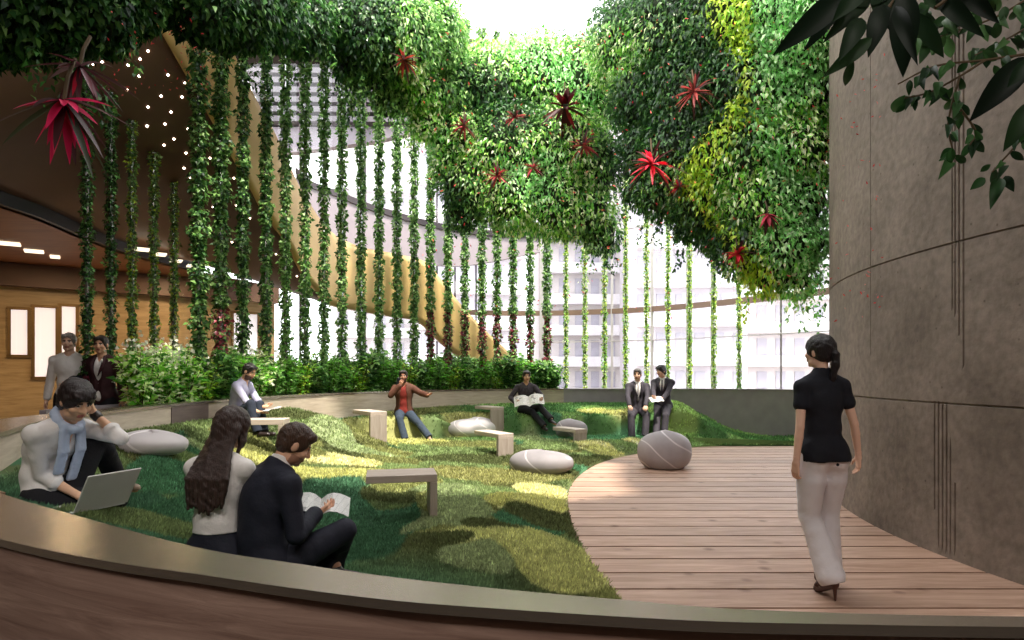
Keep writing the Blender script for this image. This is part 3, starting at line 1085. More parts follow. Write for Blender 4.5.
# ================================================================== glazed front
FACP = [(-7.2, 13.9), (-6.4, 15.0), (-5.3, 16.4), (-2.8, 19.9), (0, 21.2), (3.0, 20.6), (4.9, 19.2), (6.3, 17.4), (7.7, 15.2), (9.2, 12.4), (10.5, 10.0)]
FAC = crom(FACP, 10)
mull_px = [(300, .05, 'mullion_dark'), (365, .06, 'mullion_dark'), (437, .05, 'mullion_dark'), (455, .05, 'mullion_dark'), (476, .05, 'mullion_dark'), (496, .05, 'mullion_dark'), (542, .15, 'mullion'), (612, .08, 'mullion'),
           (652, .10, 'mullion'), (689, .17, 'mullion'), (712, .08, 'mullion'), (781, .05, 'mullion')]
mpts = [ray_hit(FAC, a) for a, _, _ in mull_px]
panes = [FAC[0]] + mpts + [FAC[-1]]
ZF0, ZF1 = -.05, 15.0
wi = 5
idxs = [int(np.argmin(((FAC - p) ** 2).sum(1))) for p in panes]
for a, b, ia, ib in zip(panes[:-1], panes[1:], idxs[:-1], idxs[1:]):
    mid = FAC[ia + 1:ib] if ib - ia > 1 else np.zeros((0, 2))
    line = np.vstack([a[None], mid, b[None]])
    mb = MB(); mb.strip([(*p, ZF0) for p in line], [(*p, ZF1) for p in line])
    o = struct(mb.build(f'window_{wi}', M['glass'])); wi += 1
for (px, w_, mm), p in zip(mull_px, mpts):
    mb = MB(); ang = math.atan2(p[0], p[1])
    mb.box((p[0], p[1], (ZF0 + ZF1) / 2), (w_, .16, ZF1 - ZF0), Matrix.Rotation(-ang, 3, 'Z'))
    o = struct(mb.build(f'trim_{wi + 20}', M[mm])); wi += 1
fi = offset(FAC, .06); fo = offset(FAC, -.08)
jr = int(np.argmin(((FAC - ray_hit(FAC, 430)) ** 2).sum(1)))
o = struct(wall_strip('trim_7', fo[jr:], fi[jr:], 3.36, 3.52, M['transom']))
o = struct(wall_strip('trim_8', fo[jr:], fi[jr:], 6.02, 6.20, M['mullion']))
o = struct(wall_strip('trim_9', fo[jr:], fi[jr:], 2.47, 2.50, M['mullion']))
# floor slab edge with its lilac spandrel behind the ribbon
tp = [(296, 174, 16.0), (312, 188, 16.3), (340, 198, 17.2), (367, 209, 17.9), (397, 218, 18.6), (426, 226, 19.2), (456, 232, 19.8), (490, 236, 20.3), (540, 238, 20.8)]
bt = [(296, 222, 16.0), (312, 228, 16.3), (340, 240, 17.2), (367, 251, 17.9), (397, 258, 18.6), (426, 264, 19.2), (456, 266, 19.8), (490, 262, 20.3), (540, 252, 20.8)]
tA, tB = px_curve(tp, 6), px_curve(bt, 6)
mb = MB(); n = len(tA); bk = np.array([0, .15, 0])
mb.strip([tuple(p) for p in tB], [tuple(p) for p in tA]); mb.strip([tuple(p + bk) for p in tA], [tuple(p + bk) for p in tB]); mb.strip([tuple(p) for p in tA], [tuple(p + bk) for p in tA]); mb.strip([tuple(p + bk) for p in tB], [tuple(p) for p in tB])
o = struct(mb.build('trim_10', M['spandrel'])); o['label'] = 'pale lilac spandrel of the upper floor'
mb = MB(); e = np.array([0, -.06, .0]); hh = np.array([0, 0, .17])
mb.strip([tuple(p + e) for p in tA], [tuple(p + e + hh) for p in tA]); mb.strip([tuple(p + e + hh) for p in tA], [tuple(p + bk + hh) for p in tA]); mb.strip([tuple(p + bk) for p in tA], [tuple(p + e) for p in tA])
o = struct(mb.build('trim_11', M['mullion_dark']))
# upper beam and louvres
mb = MB()
Yl = 18.4
def quad_slab(pts, th=.3):
    P = [W(a, b, Yl) for a, b in pts]
    Q = [p + np.array([0, th, 0]) for p in P]
    n = len(P)
    mb.add(P + Q, [tuple(range(n)), tuple(range(2 * n - 1, n - 1, -1))] + [(i, n + i, n + (i + 1) % n, (i + 1) % n) for i in range(n)])
quad_slab([(268, 126), (470, 122), (470, 128), (420, 131), (374, 141), (296, 152), (275, 152)])
o = struct(mb.build('trim_12', M['spandrel'])); o['label'] = 'pale beam under the louvred canopy'
mb = MB(); quad_slab([(224, 20), (470, 20), (470, 126), (268, 127)], .05)
lb_ = struct(mb.build('wall_louvre', M['louvre_back'])); lb_['label'] = 'dark recess behind the pale louvres'
for k in range(11):
    y0 = 24 + k * 9.6
    xl = 228 + (y0 - 20) * .38
    mb = MB(); sl = .006
    P = [W(xl, y0, Yl), W(470, y0 + 2, Yl), W(470, y0 + 7, Yl), W(xl, y0 + 5.6, Yl)]
    Q = [p + np.array([0, -.22, .05]) for p in P]
    mb.add(P + Q, [(0, 1, 2, 3), (7, 6, 5, 4), (0, 4, 5, 1), (1, 5, 6, 2), (2, 6, 7, 3), (3, 7, 4, 0)])
    struct(mb.build(f'trim_{60 + k}', M['louvre'], lb_))
# ================================================================== greenery
M['leaf'] = mat_leaf('ivy_leaf', .42, .45, 1.25, .45)
M['leaf_gloss'] = mat_leaf('glossy_leaf', .36, .48, 1.6, .6)
M['leaf_dark'] = mat_leaf('matt_dark_leaf', .5, .3, 1.0, .18)  # duller leaf without the brightness boost
M['petal'] = mat_leaf('red_bract', .5, .35, 1.0, .3)
M['stem'] = mat('plant_stem', srgb(78, 62, 38), .8, 0, .2, 20)
M['rod'] = mat('steel_rod', srgb(190, 192, 196), .22, .9, .03, 8)
M['moss'] = mat('moss_core', srgb(30, 44, 20), .95, 0, .3, 8, .6, 20)

G_IVY = [srgb(74, 116, 54), srgb(100, 146, 70), srgb(128, 168, 92), srgb(56, 94, 50), srgb(154, 186, 118)]
G_BRIGHT = [srgb(228, 232, 196), srgb(86, 146, 46), srgb(120, 176, 64), srgb(58, 118, 44), srgb(158, 194, 96), srgb(206, 220, 166)]  # the palest creams stand in for skylight glints on the leaves
G_LIME = [srgb(164, 186, 52), srgb(190, 204, 84), srgb(120, 166, 50)]
G_DARK = [srgb(38, 76, 34), srgb(54, 96, 42), srgb(28, 58, 32), srgb(74, 112, 50)]
G_COOL = [srgb(120, 178, 100), srgb(150, 200, 130), srgb(196, 222, 176), srgb(88, 140, 72)]  # lightened to stand in for backlight on the right hanging garden


def merge(parts):
    V, F, C, b = [], [], [], 0
    for v, f, c in parts:
        V.append(v); F.append(f + b); C.append(c); b += len(v)
    return np.concatenate(V), np.concatenate(F), np.concatenate(C)


# ---- ivy poles -----------------------------------------------------------
def ivy_pole(p, z0, z1, rad, cols, label, group, dens=1.0, rod=.022, red_base=False, leaf=.085):
    root = empty('ivy_pole', (p[0], p[1], z0))
    H = z1 - z0
    mb = MB(); mb.tube([(0, 0, 0), (0, 0, H)], rod, 10)
    mb.lathe([(rod * 2.4, 0), (rod * 2.4, .015), (rod, .02)], (0, 0, 0), 14)
    mb.build('pole', M['rod'], root, smooth=False)
    n = int(H * 470 * dens * (rad / .1) ** .6)
    z = RNG.uniform(0.05, H, n)
    clump = .75 + .25 * np.sin(z * 9 + RNG.uniform(0, 6)) + .18 * np.sin(z * 23 + RNG.uniform(0, 6))
    a = RNG.uniform(0, 2 * PI, n)
    r = rad * np.sqrt(RNG.uniform(.08, 1, n)) * clump
    pos = np.stack([r * np.cos(a), r * np.sin(a), z], 1)
    out = np.stack([np.cos(a), np.sin(a), np.zeros(n)], 1)
    ax = unit(out * .6 + RNG.normal(0, .5, (n, 3)) + np.array([0, 0, -.45]))
    nr = unit(out + RNG.normal(0, .4, (n, 3)) + np.array([0, 0, .6]))
    L = RNG.uniform(.6, 1.15, n) * leaf
    c = pick(cols, n, .2)
    if red_base:
        m = (z < H * .22) & (RNG.uniform(size=n) < .55)
        c[m] = pick([srgb(120, 44, 60), srgb(150, 60, 74), srgb(92, 40, 46)], m.sum(), .2)
    V, F, C = leaves(pos, ax, nr, L, L * .72, c)
    link('foliage', mesh_np('foliage', V, F, tint=C), M['leaf'], root)
    # the winding stem
    mb = MB(); zz = np.linspace(.02, H, int(H * 9) + 2); ph = RNG.uniform(0, 6)
    mb.tube([((rod + .008) * math.cos(q * 5 + ph), (rod + .008) * math.sin(q * 5 + ph), q) for q in zz], .007, 4)
    mb.build('vine_stem', M['stem'], root)
    tag(root, label, 'ivy pole', group)
    return root


ORD = ['first', 'second', 'third', 'fourth', 'fifth', 'sixth', 'seventh', 'eighth', 'ninth', 'tenth', 'eleventh', 'twelfth', 'thirteenth', 'fourteenth', 'fifteenth',
       'sixteenth', 'seventeenth', 'eighteenth', 'nineteenth', 'twentieth', 'twenty-first', 'twenty-second', 'twenty-third', 'twenty-fourth', 'twenty-fifth', 'twenty-sixth', 'twenty-seventh', 'twenty-eighth', 'twenty-ninth', 'thirtieth',
       'thirty-first', 'thirty-second', 'thirty-third', 'thirty-fourth', 'thirty-fifth', 'thirty-sixth', 'thirty-seventh', 'thirty-eighth', 'thirty-ninth', 'fortieth', 'forty-first', 'forty-second']
side_px = [(87, 390, 9.0, 52), (111, 385, 10.2, 92), (132, 380, 11.2, 120), (154, 375, 12.3, 152), (174, 370, 13.4, 182)]
for k, (px, _, Y, top) in enumerate(side_px):
    h, nn = on_soffit(px, top)
    if h is None:
        p = W(px, top, Y)
    else:
        p = np.array(h)
    nm = ['between the two standing men', 'just behind the man in the dark jacket', 'beside the white-flowering shrub', 'over the white-flowering shrub', 'farthest along the side row'][k]
    ivy_pole((p[0], p[1]), .202, p[2] - .01, .085 if k < 2 else .075, G_DARK + G_COOL[:1] if k < 2 else G_IVY + G_LIME[:1],
             f'thin ivy-wrapped pole under the brown soffit, {nm}', 'thin ivy poles under the soffit', 1.3, .03, True, .06)
main_px = [199, 221, 243, 266, 285.5, 305, 324, 342, 361, 379, 397, 414, 430.5, 448, 465, 482, 497, 513, 530, 547]
off_main = offset(RF, .62)
for k, px in enumerate(main_px):
    p = ray_hit(off_main, px)
    z1 = 7.95 if p[1] < 13.3 else min(9.9, 8.05 + (p[1] - 13.3) * 1.2)
    ivy_pole((p[0], p[1]), .97, z1, (.14 if k < 2 else .10), G_IVY if k > 3 else G_IVY + G_DARK,
             f'thick ivy-covered pole in the planter, {ORD[k]} from the left', 'thick ivy poles along the planter', 1.0, .03, k > 11 or k == 1, .085)
right_px = [566, 585, 604.5, 625.5, 646.5, 668, 689.5, 714, 739]
off_r = offset(RF, .36)
rn = ['just right of the end of the planter shrubs', 'second past the planter shrubs', 'third past the planter shrubs', 'just left of the two suited men', 'rising between the two suited men',
      'just right of the two suited men', 'in front of the wide grey mullion', 'second from the right end', 'at the right end, under the hanging fronds']
for k, px in enumerate(right_px):
    p = ray_hit(off_r, px)
    ivy_pole((p[0], p[1]), -.048, 9.4, .062, G_BRIGHT + G_LIME, f'slender ivy pole, {rn[k]}', 'slender ivy poles before the glass', 1.15, .02, False, .06)

# ---- planter shrubs ------------------------------------------------------
def shrub_mesh(seed, kind):
    global RNG
    keep = RNG; RNG = np.random.default_rng(seed)
    nst = 22
    stems = []
    parts = []
    R0 = .34
    for s in range(nst):
        a = RNG.uniform(0, 2 * PI); lean = RNG.uniform(.05, .55)
        hgt = RNG.uniform(.35, .8)
        tip = np.array([math.cos(a) * lean * .55, math.sin(a) * lean * .55, hgt])
        b = np.array([math.cos(a) * .05, math.sin(a) * .05, 0])
        mid = (b + tip) / 2 + np.array([0, 0, .08])
        pts = crom([b, mid, tip], 4)
        stems.append(pts)
        n = 44
        t = RNG.uniform(.12, 1, n)
        q = np.array([pts[int(v * (len(pts) - 1))] for v in t]) + RNG.normal(0, .035, (n, 3))
        out = unit(np.stack([np.cos(RNG.uniform(0, 6.3, n)), np.sin(RNG.uniform(0, 6.3, n)), RNG.uniform(-.2, .7, n)], 1))
        L = RNG.uniform(.07, .13, n) * (1.3 if kind == 2 else 1)
        cols = [G_IVY + G_BRIGHT[1:3], G_BRIGHT, G_IVY + G_DARK[:2], G_BRIGHT[1:] + G_LIME][kind]
        parts.append(leaves(q, out, unit(RNG.normal(0, .4, (n, 3)) + np.array([0, 0, 1])), L, L * (.34 if kind == 3 else .5), pick(cols, n, .2)))
    fol = merge(parts)
    fl = None
    if kind == 1:
        n = 90
        st = RNG.integers(0, nst, n)
        q = np.array([stems[i][-1] for i in st]) + RNG.normal(0, .07, (n, 3))
        fl = leaves(q, rand_dirs(n), rand_dirs(n), .05, .045, pick([srgb(240, 238, 220), srgb(250, 246, 236)], n, .03))
    mb = MB()
    for p in stems:
        mb.tube(p, [.008 - .005 * i / (len(p) - 1) for i in range(len(p))], 5)
    RNG = keep
    return fol, fl, mb


SHR = []
for kind in range(4):
    for sd in range(2):
        fol, fl, mb = shrub_mesh(100 + kind * 10 + sd, kind)
        fm = mesh_np('foliage', fol[0], fol[1], tint=fol[2]); fm.materials.append(M['leaf_gloss'])
        bl = None
        if fl:
            bl = mesh_np('blossoms', fl[0], fl[1], tint=fl[2]); bl.materials.append(M['petal'])
        sm = mesh_np('stems', np.array(mb.v), mb.f); sm.materials.append(M['stem'])
        SHR.append((kind, fm, bl, sm))
KN = ['mid green bushy shrub', 'white-flowered pale shrub', 'dark glossy shrub', 'bright narrow-leaved shrub']
sx = 141.0
ROWN = [0, 0]
k = 0
while sx < 558:
    for off in ((.42, .95) if sx < 540 else (.45,)):
        p = ray_hit(offset(RF, off), sx + (0 if off < .6 else 5))
        if p is None:
            continue
        kind = [1, 1, 0, 2, 0, 1, 3, 0, 2, 3, 0, 1][k % 12] if sx < 330 else [0, 2, 3, 0, 2, 2, 0, 3][k % 8]
        if sx < 182: kind = 1
        if sx > 535: kind = [2, 3][k % 2]
        cand = [s for s in SHR if s[0] == kind]
        _, fm, bl, sm = cand[k % 2]
        root = empty('planter_shrub', (p[0], p[1], .965), RNG.uniform(0, 6.28))
        s = RNG.uniform(.85, 1.12) * (1.0 if off < .6 else 1.12)
        root.scale = (s, s, s * RNG.uniform(.95, 1.15))
        link('foliage', fm, None, root)
        link('stems', sm, None, root)
        if bl: link('blossoms', bl, None, root)
        rw_ = 0 if off < .6 else 1
        wh = ORD[ROWN[rw_]] + ' from the left'; ROWN[rw_] += 1
        tag(root, f'{KN[kind]}, {"front" if off < .6 else "rear"} planter row, {wh}', 'shrub', 'shrubs in the long planter')
        k += 1
    p = ray_hit(RF, sx)
    sx += 15.5 * 10.5 / max(8.0, p[1])

# ---- hanging gardens -----------------------------------------------------
def canopy(name, blobs, n, cols_fn, label, leafL=(.10, .18), aspect=.42, droop=.8, core=.72, strands=0, cat='hanging garden', dark=False, corners=None):
    """blobs: (px, py, Y, radius m)"""
    cen = np.array([W(a, b, Y) for a, b, Y, r in blobs]); rad = np.array([b[3] for b in blobs])
    c0 = cen.mean(0)
    root = empty(name, tuple(c0))
    # samples near the outer skin of the union of balls
    m = n * 4
    pick_i = RNG.choice(len(blobs), m, p=rad ** 2 / (rad ** 2).sum())
    d = rand_dirs(m)
    t = RNG.uniform(.80, 1.06, m)
    pos = cen[pick_i] + d * (rad[pick_i] * t)[:, None] * np.array([1, .9, 1])
    depth = ((np.linalg.norm((pos[:, None] - cen[None]) / np.array([1, .9, 1]), axis=2) - rad[None]) / rad[None]).min(1)
    ok = depth > -.22
    ok &= pos[:, 2] < CEZ + .3
    # only what the room could see: skip the far half of deep blobs
    pos, d = pos[ok][:n], d[ok][:n]
    k_ = len(pos)
    ax = unit(d * .55 + RNG.normal(0, .45, (k_, 3)) + np.array([0, 0, -droop]))
    nr = unit(d + RNG.normal(0, .35, (k_, 3)) + np.array([0, 0, .35]))
    L = RNG.uniform(leafL[0], leafL[1], k_)
    col = cols_fn(pos)
    V, F, C = leaves(pos - c0, ax, nr, L, L * aspect, col)
    link('foliage', mesh_np('foliage', V, F, tint=C), M['leaf_dark'] if dark else M['leaf_gloss'], root)
    s = Sdf()
    for c, r in zip(cen, rad):
        s.ell(c - c0, np.array([1, .9, 1]) * r * core, None, .15)
    V, F = s.mesh(.10, (.05, .45))
    link('moss_core', mesh_np('moss_core', V, F, smooth=True), M['moss'], root)
    if strands:
        mb = MB(); parts = []
        for q in range(strands):
            i = RNG.integers(len(blobs)); a = RNG.uniform(0, 2 * PI)
            st = cen[i] + np.array([math.cos(a), math.sin(a) * .9, -.55]) * rad[i] * .8
            ln = RNG.uniform(.3, .85)
            pts = [st, st + np.array([math.cos(a) * .08, math.sin(a) * .05, -ln * .5]), st + np.array([math.cos(a) * .12, math.sin(a) * .08, -ln])]
            pts = crom(pts, 4) - c0
            mb.tube(pts, .006, 4)
            nn = int(ln * 46)
            qq = pts[RNG.integers(0, len(pts), nn)] + RNG.normal(0, .03, (nn, 3))
            LL = RNG.uniform(.06, .11, nn)
            parts.append(leaves(qq, unit(RNG.normal(0, .6, (nn, 3)) + np.array([0, 0, -.7])), unit(RNG.normal(0, .5, (nn, 3)) + np.array([0, 0, .8])), LL, LL * .5, cols_fn(qq + c0)))
        pass
        V, F, C = merge(parts)
        link('trailing_leaves', mesh_np('trailing_leaves', V, F, tint=C), M['leaf_gloss'], root)
    tag(root, label, cat)
    return root, cen, rad


def col_mix(field):
    def fn(pos):
        n = len(pos)
        out = np.zeros((n, 3))
        px = CX + pos[:, 0] / pos[:, 1] * FOC; py = HZ - (pos[:, 2] - CAMZ) / pos[:, 1] * FOC
        g = np.sin(pos[:, 0] * 2.1 + 1.3 * np.sin(pos[:, 2] * 1.7)) + np.sin(pos[:, 2] * 2.7 + pos[:, 0]) + RNG.normal(0, .45, n)
        sets = field(pos, g)
        for i, st in enumerate(SETS):
            m = sets == i
            if m.any():
                out[m] = pick(st, m.sum(), .2)
        return out
    return fn


SETS = [G_DARK, G_IVY, G_BRIGHT, G_LIME, G_COOL]
# leaf tones by place; centre glints and right-hand backlight are put into the colours
f_center = col_mix(lambda p, g: np.where(g < -1.1, 0, np.where(g < -.3, 1, np.where(g < 1.1, 2, 4))))
f_right = col_mix(lambda p, g: np.where(np.abs(p[:, 0] / p[:, 1] * FOC + CX - 730 + 14 * g + 14 * np.sin(p[:, 2] * 1.9)) < 15 + 8 * np.sin(p[:, 2] * 3.1), 3, np.where(p[:, 0] / p[:, 1] * FOC + CX > 748 + 12 * g, np.where(g > -.3, 4, 2), np.where(g < .6, 0, np.where(g < 1.1, 1, 2)))))
f_left = col_mix(lambda p, g: np.where(p[:, 0] > -1.9, np.where(g > .2, 2, 1), np.where(g < .5, 0, 1)))
f_near = col_mix(lambda p, g: np.where(g < .9, 0, 1))

center_blobs = [(x_, 64, 12.95, .46) for x_ in range(424, 625, 22)] + [(452, 90, 12.5, .72), (492, 92, 12.7, .95), (540, 88, 12.9, 1.05), (588, 86, 12.7, .95), (610, 70, 12.4, .7), (462, 140, 12.4, .66), (508, 150, 12.4, .95), (562, 152, 12.4, .95), (592, 165, 12.3, .66),
                (470, 185, 12.3, .6), (512, 195, 12.3, .72), (556, 200, 12.3, .75), (590, 212, 12.2, .52), (602, 236, 12.2, .34), (575, 225, 12.2, .3), (463, 212, 12.3, .34), (448, 165, 12.3, .35), (430, 60, 12.2, .5)]
r1, _, _ = canopy('hanging_garden', center_blobs, 42000, f_center, 'central hanging garden, pale leaves standing in for glints, below the bright skylight', (.075, .14), .36, .75, .74, 60)
right_blobs = [(640, 40, 11.2, .95), (690, 30, 10.4, 1.1), (745, 30, 9.8, 1.15), (800, 25, 9.2, 1.0), (838, 20, 8.6, .7), (655, 95, 10.9, .82), (705, 95, 10.2, 1.0), (760, 95, 9.6, 1.05), (805, 90, 9.2, .75), (812, 45, 9.0, .8),
               (645, 150, 10.8, .5), (690, 150, 10.2, .8), (745, 155, 9.6, .95), (795, 150, 9.2, .62), (665, 190, 10.4, .5), (712, 200, 9.8, .62), (762, 205, 9.4, .72), (800, 200, 9.2, .46), (640, 190, 10.7, .3),
               (745, 245, 9.4, .5), (785, 245, 9.2, .5), (806, 240, 9.1, .34), (715, 235, 9.7, .3), (770, 272, 9.3, .36), (797, 278, 9.2, .28), (690, 222, 10.1, .3)]
r2, _, _ = canopy('hanging_garden', right_blobs, 54000, f_right, 'biggest hanging garden, dark and yellow-green, beside the concrete wall', (.07, .13), .36, .9, .74, 90)
left_blobs = [(330, 22, 10.4, .5), (362, 30, 10.6, .6), (395, 35, 11.0, .8), (425, 32, 11.6, .75), (380, 68, 11.2, .5), (408, 80, 11.6, .55), (432, 92, 12.0, .45), (352, 62, 10.8, .34), (425, 122, 12.0, .32), (300, 20, 9.8, .5), (270, 12, 9.2, .5), (388, 98, 11.4, .28)]
r3, _, _ = canopy('hanging_garden', left_blobs, 20000, f_left, 'leafy hanging garden left of the skylight, over the ivy poles', (.08, .14), .4, .8, .74, 50)
near_blobs = [(-10, -5, 5.6, .55), (40, -2, 5.8, .5), (85, 2, 6.0, .45), (122, -6, 6.3, .38), (160, -36, 6.6, .36), (200, 0, 7.0, .42), (232, 5, 7.6, .5), (255, 0, 8.2, .5), (212, 22, 7.4, .22), (20, 22, 5.7, .25), (70, 24, 5.9, .22)]
r4, _, _ = canopy('hanging_garden', near_blobs, 13000, f_near, 'dark hanging foliage along the top left, above the red-flowered plant', (.08, .14), .45, .7, .72, 8, dark=True)


# ---- red bromeliads ------------------------------------------------------
def rosette(px, py, Y, size, label, cols=None, n=26, down=True, wd_=.09, spread=1.0, seed=0):
    c = W(px, py, Y)
    root = empty('bromeliad', tuple(c))
    R = np.random.default_rng(seed + int(px))
    cols = cols or [srgb(196, 34, 56), srgb(226, 60, 84), srgb(150, 22, 40)]
    for nm, cnt, cc, sc in (('bracts', n, cols, 1.0), ('leaves', n // 2, [srgb(70, 40, 44), srgb(96, 70, 72), srgb(60, 66, 46)], 1.15)):
        V, F, C = [], [], []
        for k in range(cnt):
            a = R.uniform(0, 2 * PI); el = R.uniform(-1.25, .25) if down else R.uniform(-.7, 1.2)
            d = np.array([math.cos(a) * math.cos(el), math.sin(a) * math.cos(el), math.sin(el)])
            side = unit(np.cross(d, [0, 0, 1.]) + 1e-6)
            L = size * R.uniform(.6, 1.0) * sc * (1.25 if nm == 'leaves' else 1)
            col = np.array(cc[R.integers(len(cc))]) * R.uniform(.8, 1.2)
            b = len(V)
            ns = 6
            for s_ in range(ns + 1):
                t = s_ / ns
                p = d * L * t * spread + np.array([0, 0, -.35 * L * t * t])
                w = wd_ * size * math.sin(PI * min(1, .12 + .88 * t)) ** .8 * (1 if s_ < ns else .02)
                up = np.cross(side, d)
                V += [p + side * w, p + up * w * .35 * -1, p - side * w]
                C += [col * (.85 + .3 * t)] * 3
            for s_ in range(ns):
                q = b + s_ * 3
                F += [(q, q + 1, q + 4, q + 3), (q + 1, q + 2, q + 5, q + 4)]
        link(nm, mesh_np(nm, np.array(V), np.array(F), tint=np.clip(np.array(C), 0, 1), smooth=True), M['petal'], root)
    mb = MB(); mb.tube([(0, 0, 0), (0, .03, size * .5), (0, .1, size)], .012, 6); mb.build('stem', M['stem'], root)
    tag(root, label, 'bromeliad', 'red bromeliads in the hanging gardens')


PINK = [srgb(222, 40, 96), srgb(236, 84, 126), srgb(176, 22, 56)]
MAR = [srgb(92, 16, 26), srgb(128, 24, 36), srgb(60, 14, 20)]
rosette(64, 100, 3.9, .30, 'large dark-stemmed plant with drooping crimson bracts hanging at top left', PINK, 22, True, .085, 1.1, 3)
rosette(80, 66, 4.1, .24, 'smaller crimson and dusky plant just above the large drooping one at top left', [srgb(190, 30, 60), srgb(84, 40, 50), srgb(110, 60, 70)], 16, True, .07, 1.25, 4)
rosette(652, 165, 9.3, .42, 'brightest red star-shaped bromeliad in the big hanging garden', [srgb(236, 44, 70), srgb(250, 84, 104)], 34, False, .055, 1, 2)
rosette(565, 108, 11.3, .5, 'dark maroon bromeliad in the middle of the central hanging garden', MAR, 22, False, .09, 1, 7)
rosette(464, 126, 11.6, .30, 'rosy bromeliad at the left side of the central hanging garden', [srgb(196, 84, 92), srgb(160, 60, 70)], 22, False, .07)
rosette(515, 118, 11.4, .28, 'dusty pink bromeliad left of the maroon one', [srgb(170, 70, 76), srgb(140, 60, 62)], 22, False, .07)
rosette(583, 146, 11.2, .32, 'reddish bromeliad below and right of the maroon one', [srgb(150, 48, 56), srgb(180, 70, 80)], 20, False, .07)
rosette(497, 176, 11.4, .30, 'red-brown bromeliad low on the left of the central hanging garden', [srgb(160, 50, 60), srgb(190, 90, 90)], 22, False, .07)
rosette(533, 168, 11.3, .24, 'small pink bromeliad low in the central hanging garden', [srgb(190, 66, 84), srgb(160, 60, 66)], 20, False, .07)
rosette(694, 92, 9.1, .36, 'dull rose bromeliad high in the big hanging garden', [srgb(156, 72, 70), srgb(190, 92, 88)], 30, False, .05)
rosette(679, 187, 9.5, .20, 'small crimson bromeliad below the bright red star', [srgb(200, 48, 66)], 18, False, .07)
rosette(738, 254, 8.9, .24, 'scarlet bromeliad at the lower edge of the big hanging garden', [srgb(226, 60, 84), srgb(206, 40, 60)], 16, False, .12)
rosette(768, 214, 8.5, .20, 'pink broad-petalled bromeliad above the scarlet one near the lower edge', [srgb(214, 90, 110), srgb(196, 60, 84)], 10, True, .14)
rosette(404, 60, 10.2, .26, 'brick red bromeliad in the hanging garden over the ivy poles', [srgb(170, 64, 50), srgb(140, 50, 40)], 20, False, .07)

# ---- drifting petals -----------------------------------------------------
n = 460
px = RNG.uniform(420, 885, n); py = RNG.uniform(15, 320, n); Yp = np.where(px > 830, RNG.uniform(3.5, 5.2, n), RNG.uniform(5.6, 8.6, n))
q = np.array([W(a, b, y) for a, b, y in zip(px, py, Yp)])
px2 = RNG.uniform(105, 210, 70); q2 = np.array([W(a, RNG.uniform(10, 95), RNG.uniform(5, 7)) for a in px2]); q = np.vstack([q, q2])
n = len(q)
V, F, C = leaves(q, rand_dirs(n), rand_dirs(n), RNG.uniform(.030, .060, n) * q[:, 1] / 8, .016 * q[:, 1] / 8, pick([srgb(226, 70, 72), srgb(210, 50, 60), srgb(240, 110, 100)], n, .1))
o = link('drifting_petals', mesh_np('drifting_petals', V, F, tint=C), M['petal'])
tag(o, 'loose red petals drifting through the air of the atrium', 'petals', kind='stuff')

# ---- dark leaves hanging into the picture at top right ------------------------
def big_leaf(b, t, w, Y, bend=.12):
    b = W(*b, Y); t = W(*t, Y + RNG.uniform(-.12, .12))
    d = t - b; L = np.linalg.norm(d); d /= L
    view = unit((b + t) / 2 - np.array([0, 0, CAMZ]))
    side = unit(np.cross(d, view)); up = np.cross(side, d)
    if up.dot(view) > 0: up = -up
    w = w / FOC * Y * .5
    V, F = [], []
    ns = 9
    for s in range(ns + 1):
        u = s / ns
        ww = w * (math.sin(PI * u ** .8) ** .9 + .03 * (1 - u))
        p = b + d * L * u + up * L * bend * math.sin(PI * u)
        V += [p + side * ww + up * ww * .35, p + side * ww * .5 + up * ww * .1, p, p - side * ww * .5 + up * ww * .1, p - side * ww + up * ww * .35]
    for s in range(ns):
        for q in range(4):
            i = s * 5 + q
            F.append((i, i + 1, i + 6, i + 5))
    return np.array(V), np.array(F)


def leaf_set(lst, Y, cols, jit=.2):
    V, F, C, b = [], [], [], 0
    for (p0, p1, w) in lst:
        v, f = big_leaf(p0, p1, w, Y * RNG.uniform(.96, 1.05))
        V.append(v); F.append(f + b); b += len(v)
        C.append(np.repeat(pick(cols, 1, jit), len(v), 0))
    return np.concatenate(V), np.concatenate(F), np.concatenate(C)


D2 = [srgb(26, 44, 26), srgb(36, 58, 32), srgb(18, 30, 20)]
big = [((852, -12), (772, 56), 24), ((868, -6), (822, 44), 18), ((842, 4), (803, 52), 12), ((862, 18), (838, 62), 18), ((872, 38), (822, 78), 15), ((853, 58), (845, 86), 9), ((905, -10), (903, 78), 26), ((884, 4), (868, 58), 20),
       ((915, 12), (944, 58), 15), ((896, 6), (918, 66), 14), ((935, -8), (985, 38), 16), ((880, -14), (900, 40), 24), ((1030, 56), (969, 122), 26), ((1036, 100), (1003, 152), 20), ((1030, 60), (1007, 88), 14), ((960, -12), (1000, 24), 16), ((865, -16), (832, 22), 20)]
root = empty('overhanging_branch', tuple(W(900, 0, 2.3)))
c0 = W(900, 0, 2.3)
V, F, C = leaf_set(big, 2.3, D2)
link('foliage', mesh_np('foliage', V - c0, F, tint=C, smooth=True), M['leaf_dark'], root)
mb = MB()
for pts in ([(1060, -60), (960, -20), (900, -8), (850, -12)], [(900, -8), (880, 20), (868, 40), (853, 60)], [(1060, 40), (1032, 58), (1020, 70)], [(1070, 90), (1036, 102)], [(960, -20), (945, 0), (935, 8)], [(900, -8), (905, 10)]):
    mb.tube(crom([W(a, b, 2.3) - c0 for a, b in pts], 5), .007, 6)
mb.build('twig', M['stem'], root)
tag(root, 'nearly black branch of large pointed leaves hanging into the top right', 'branch')


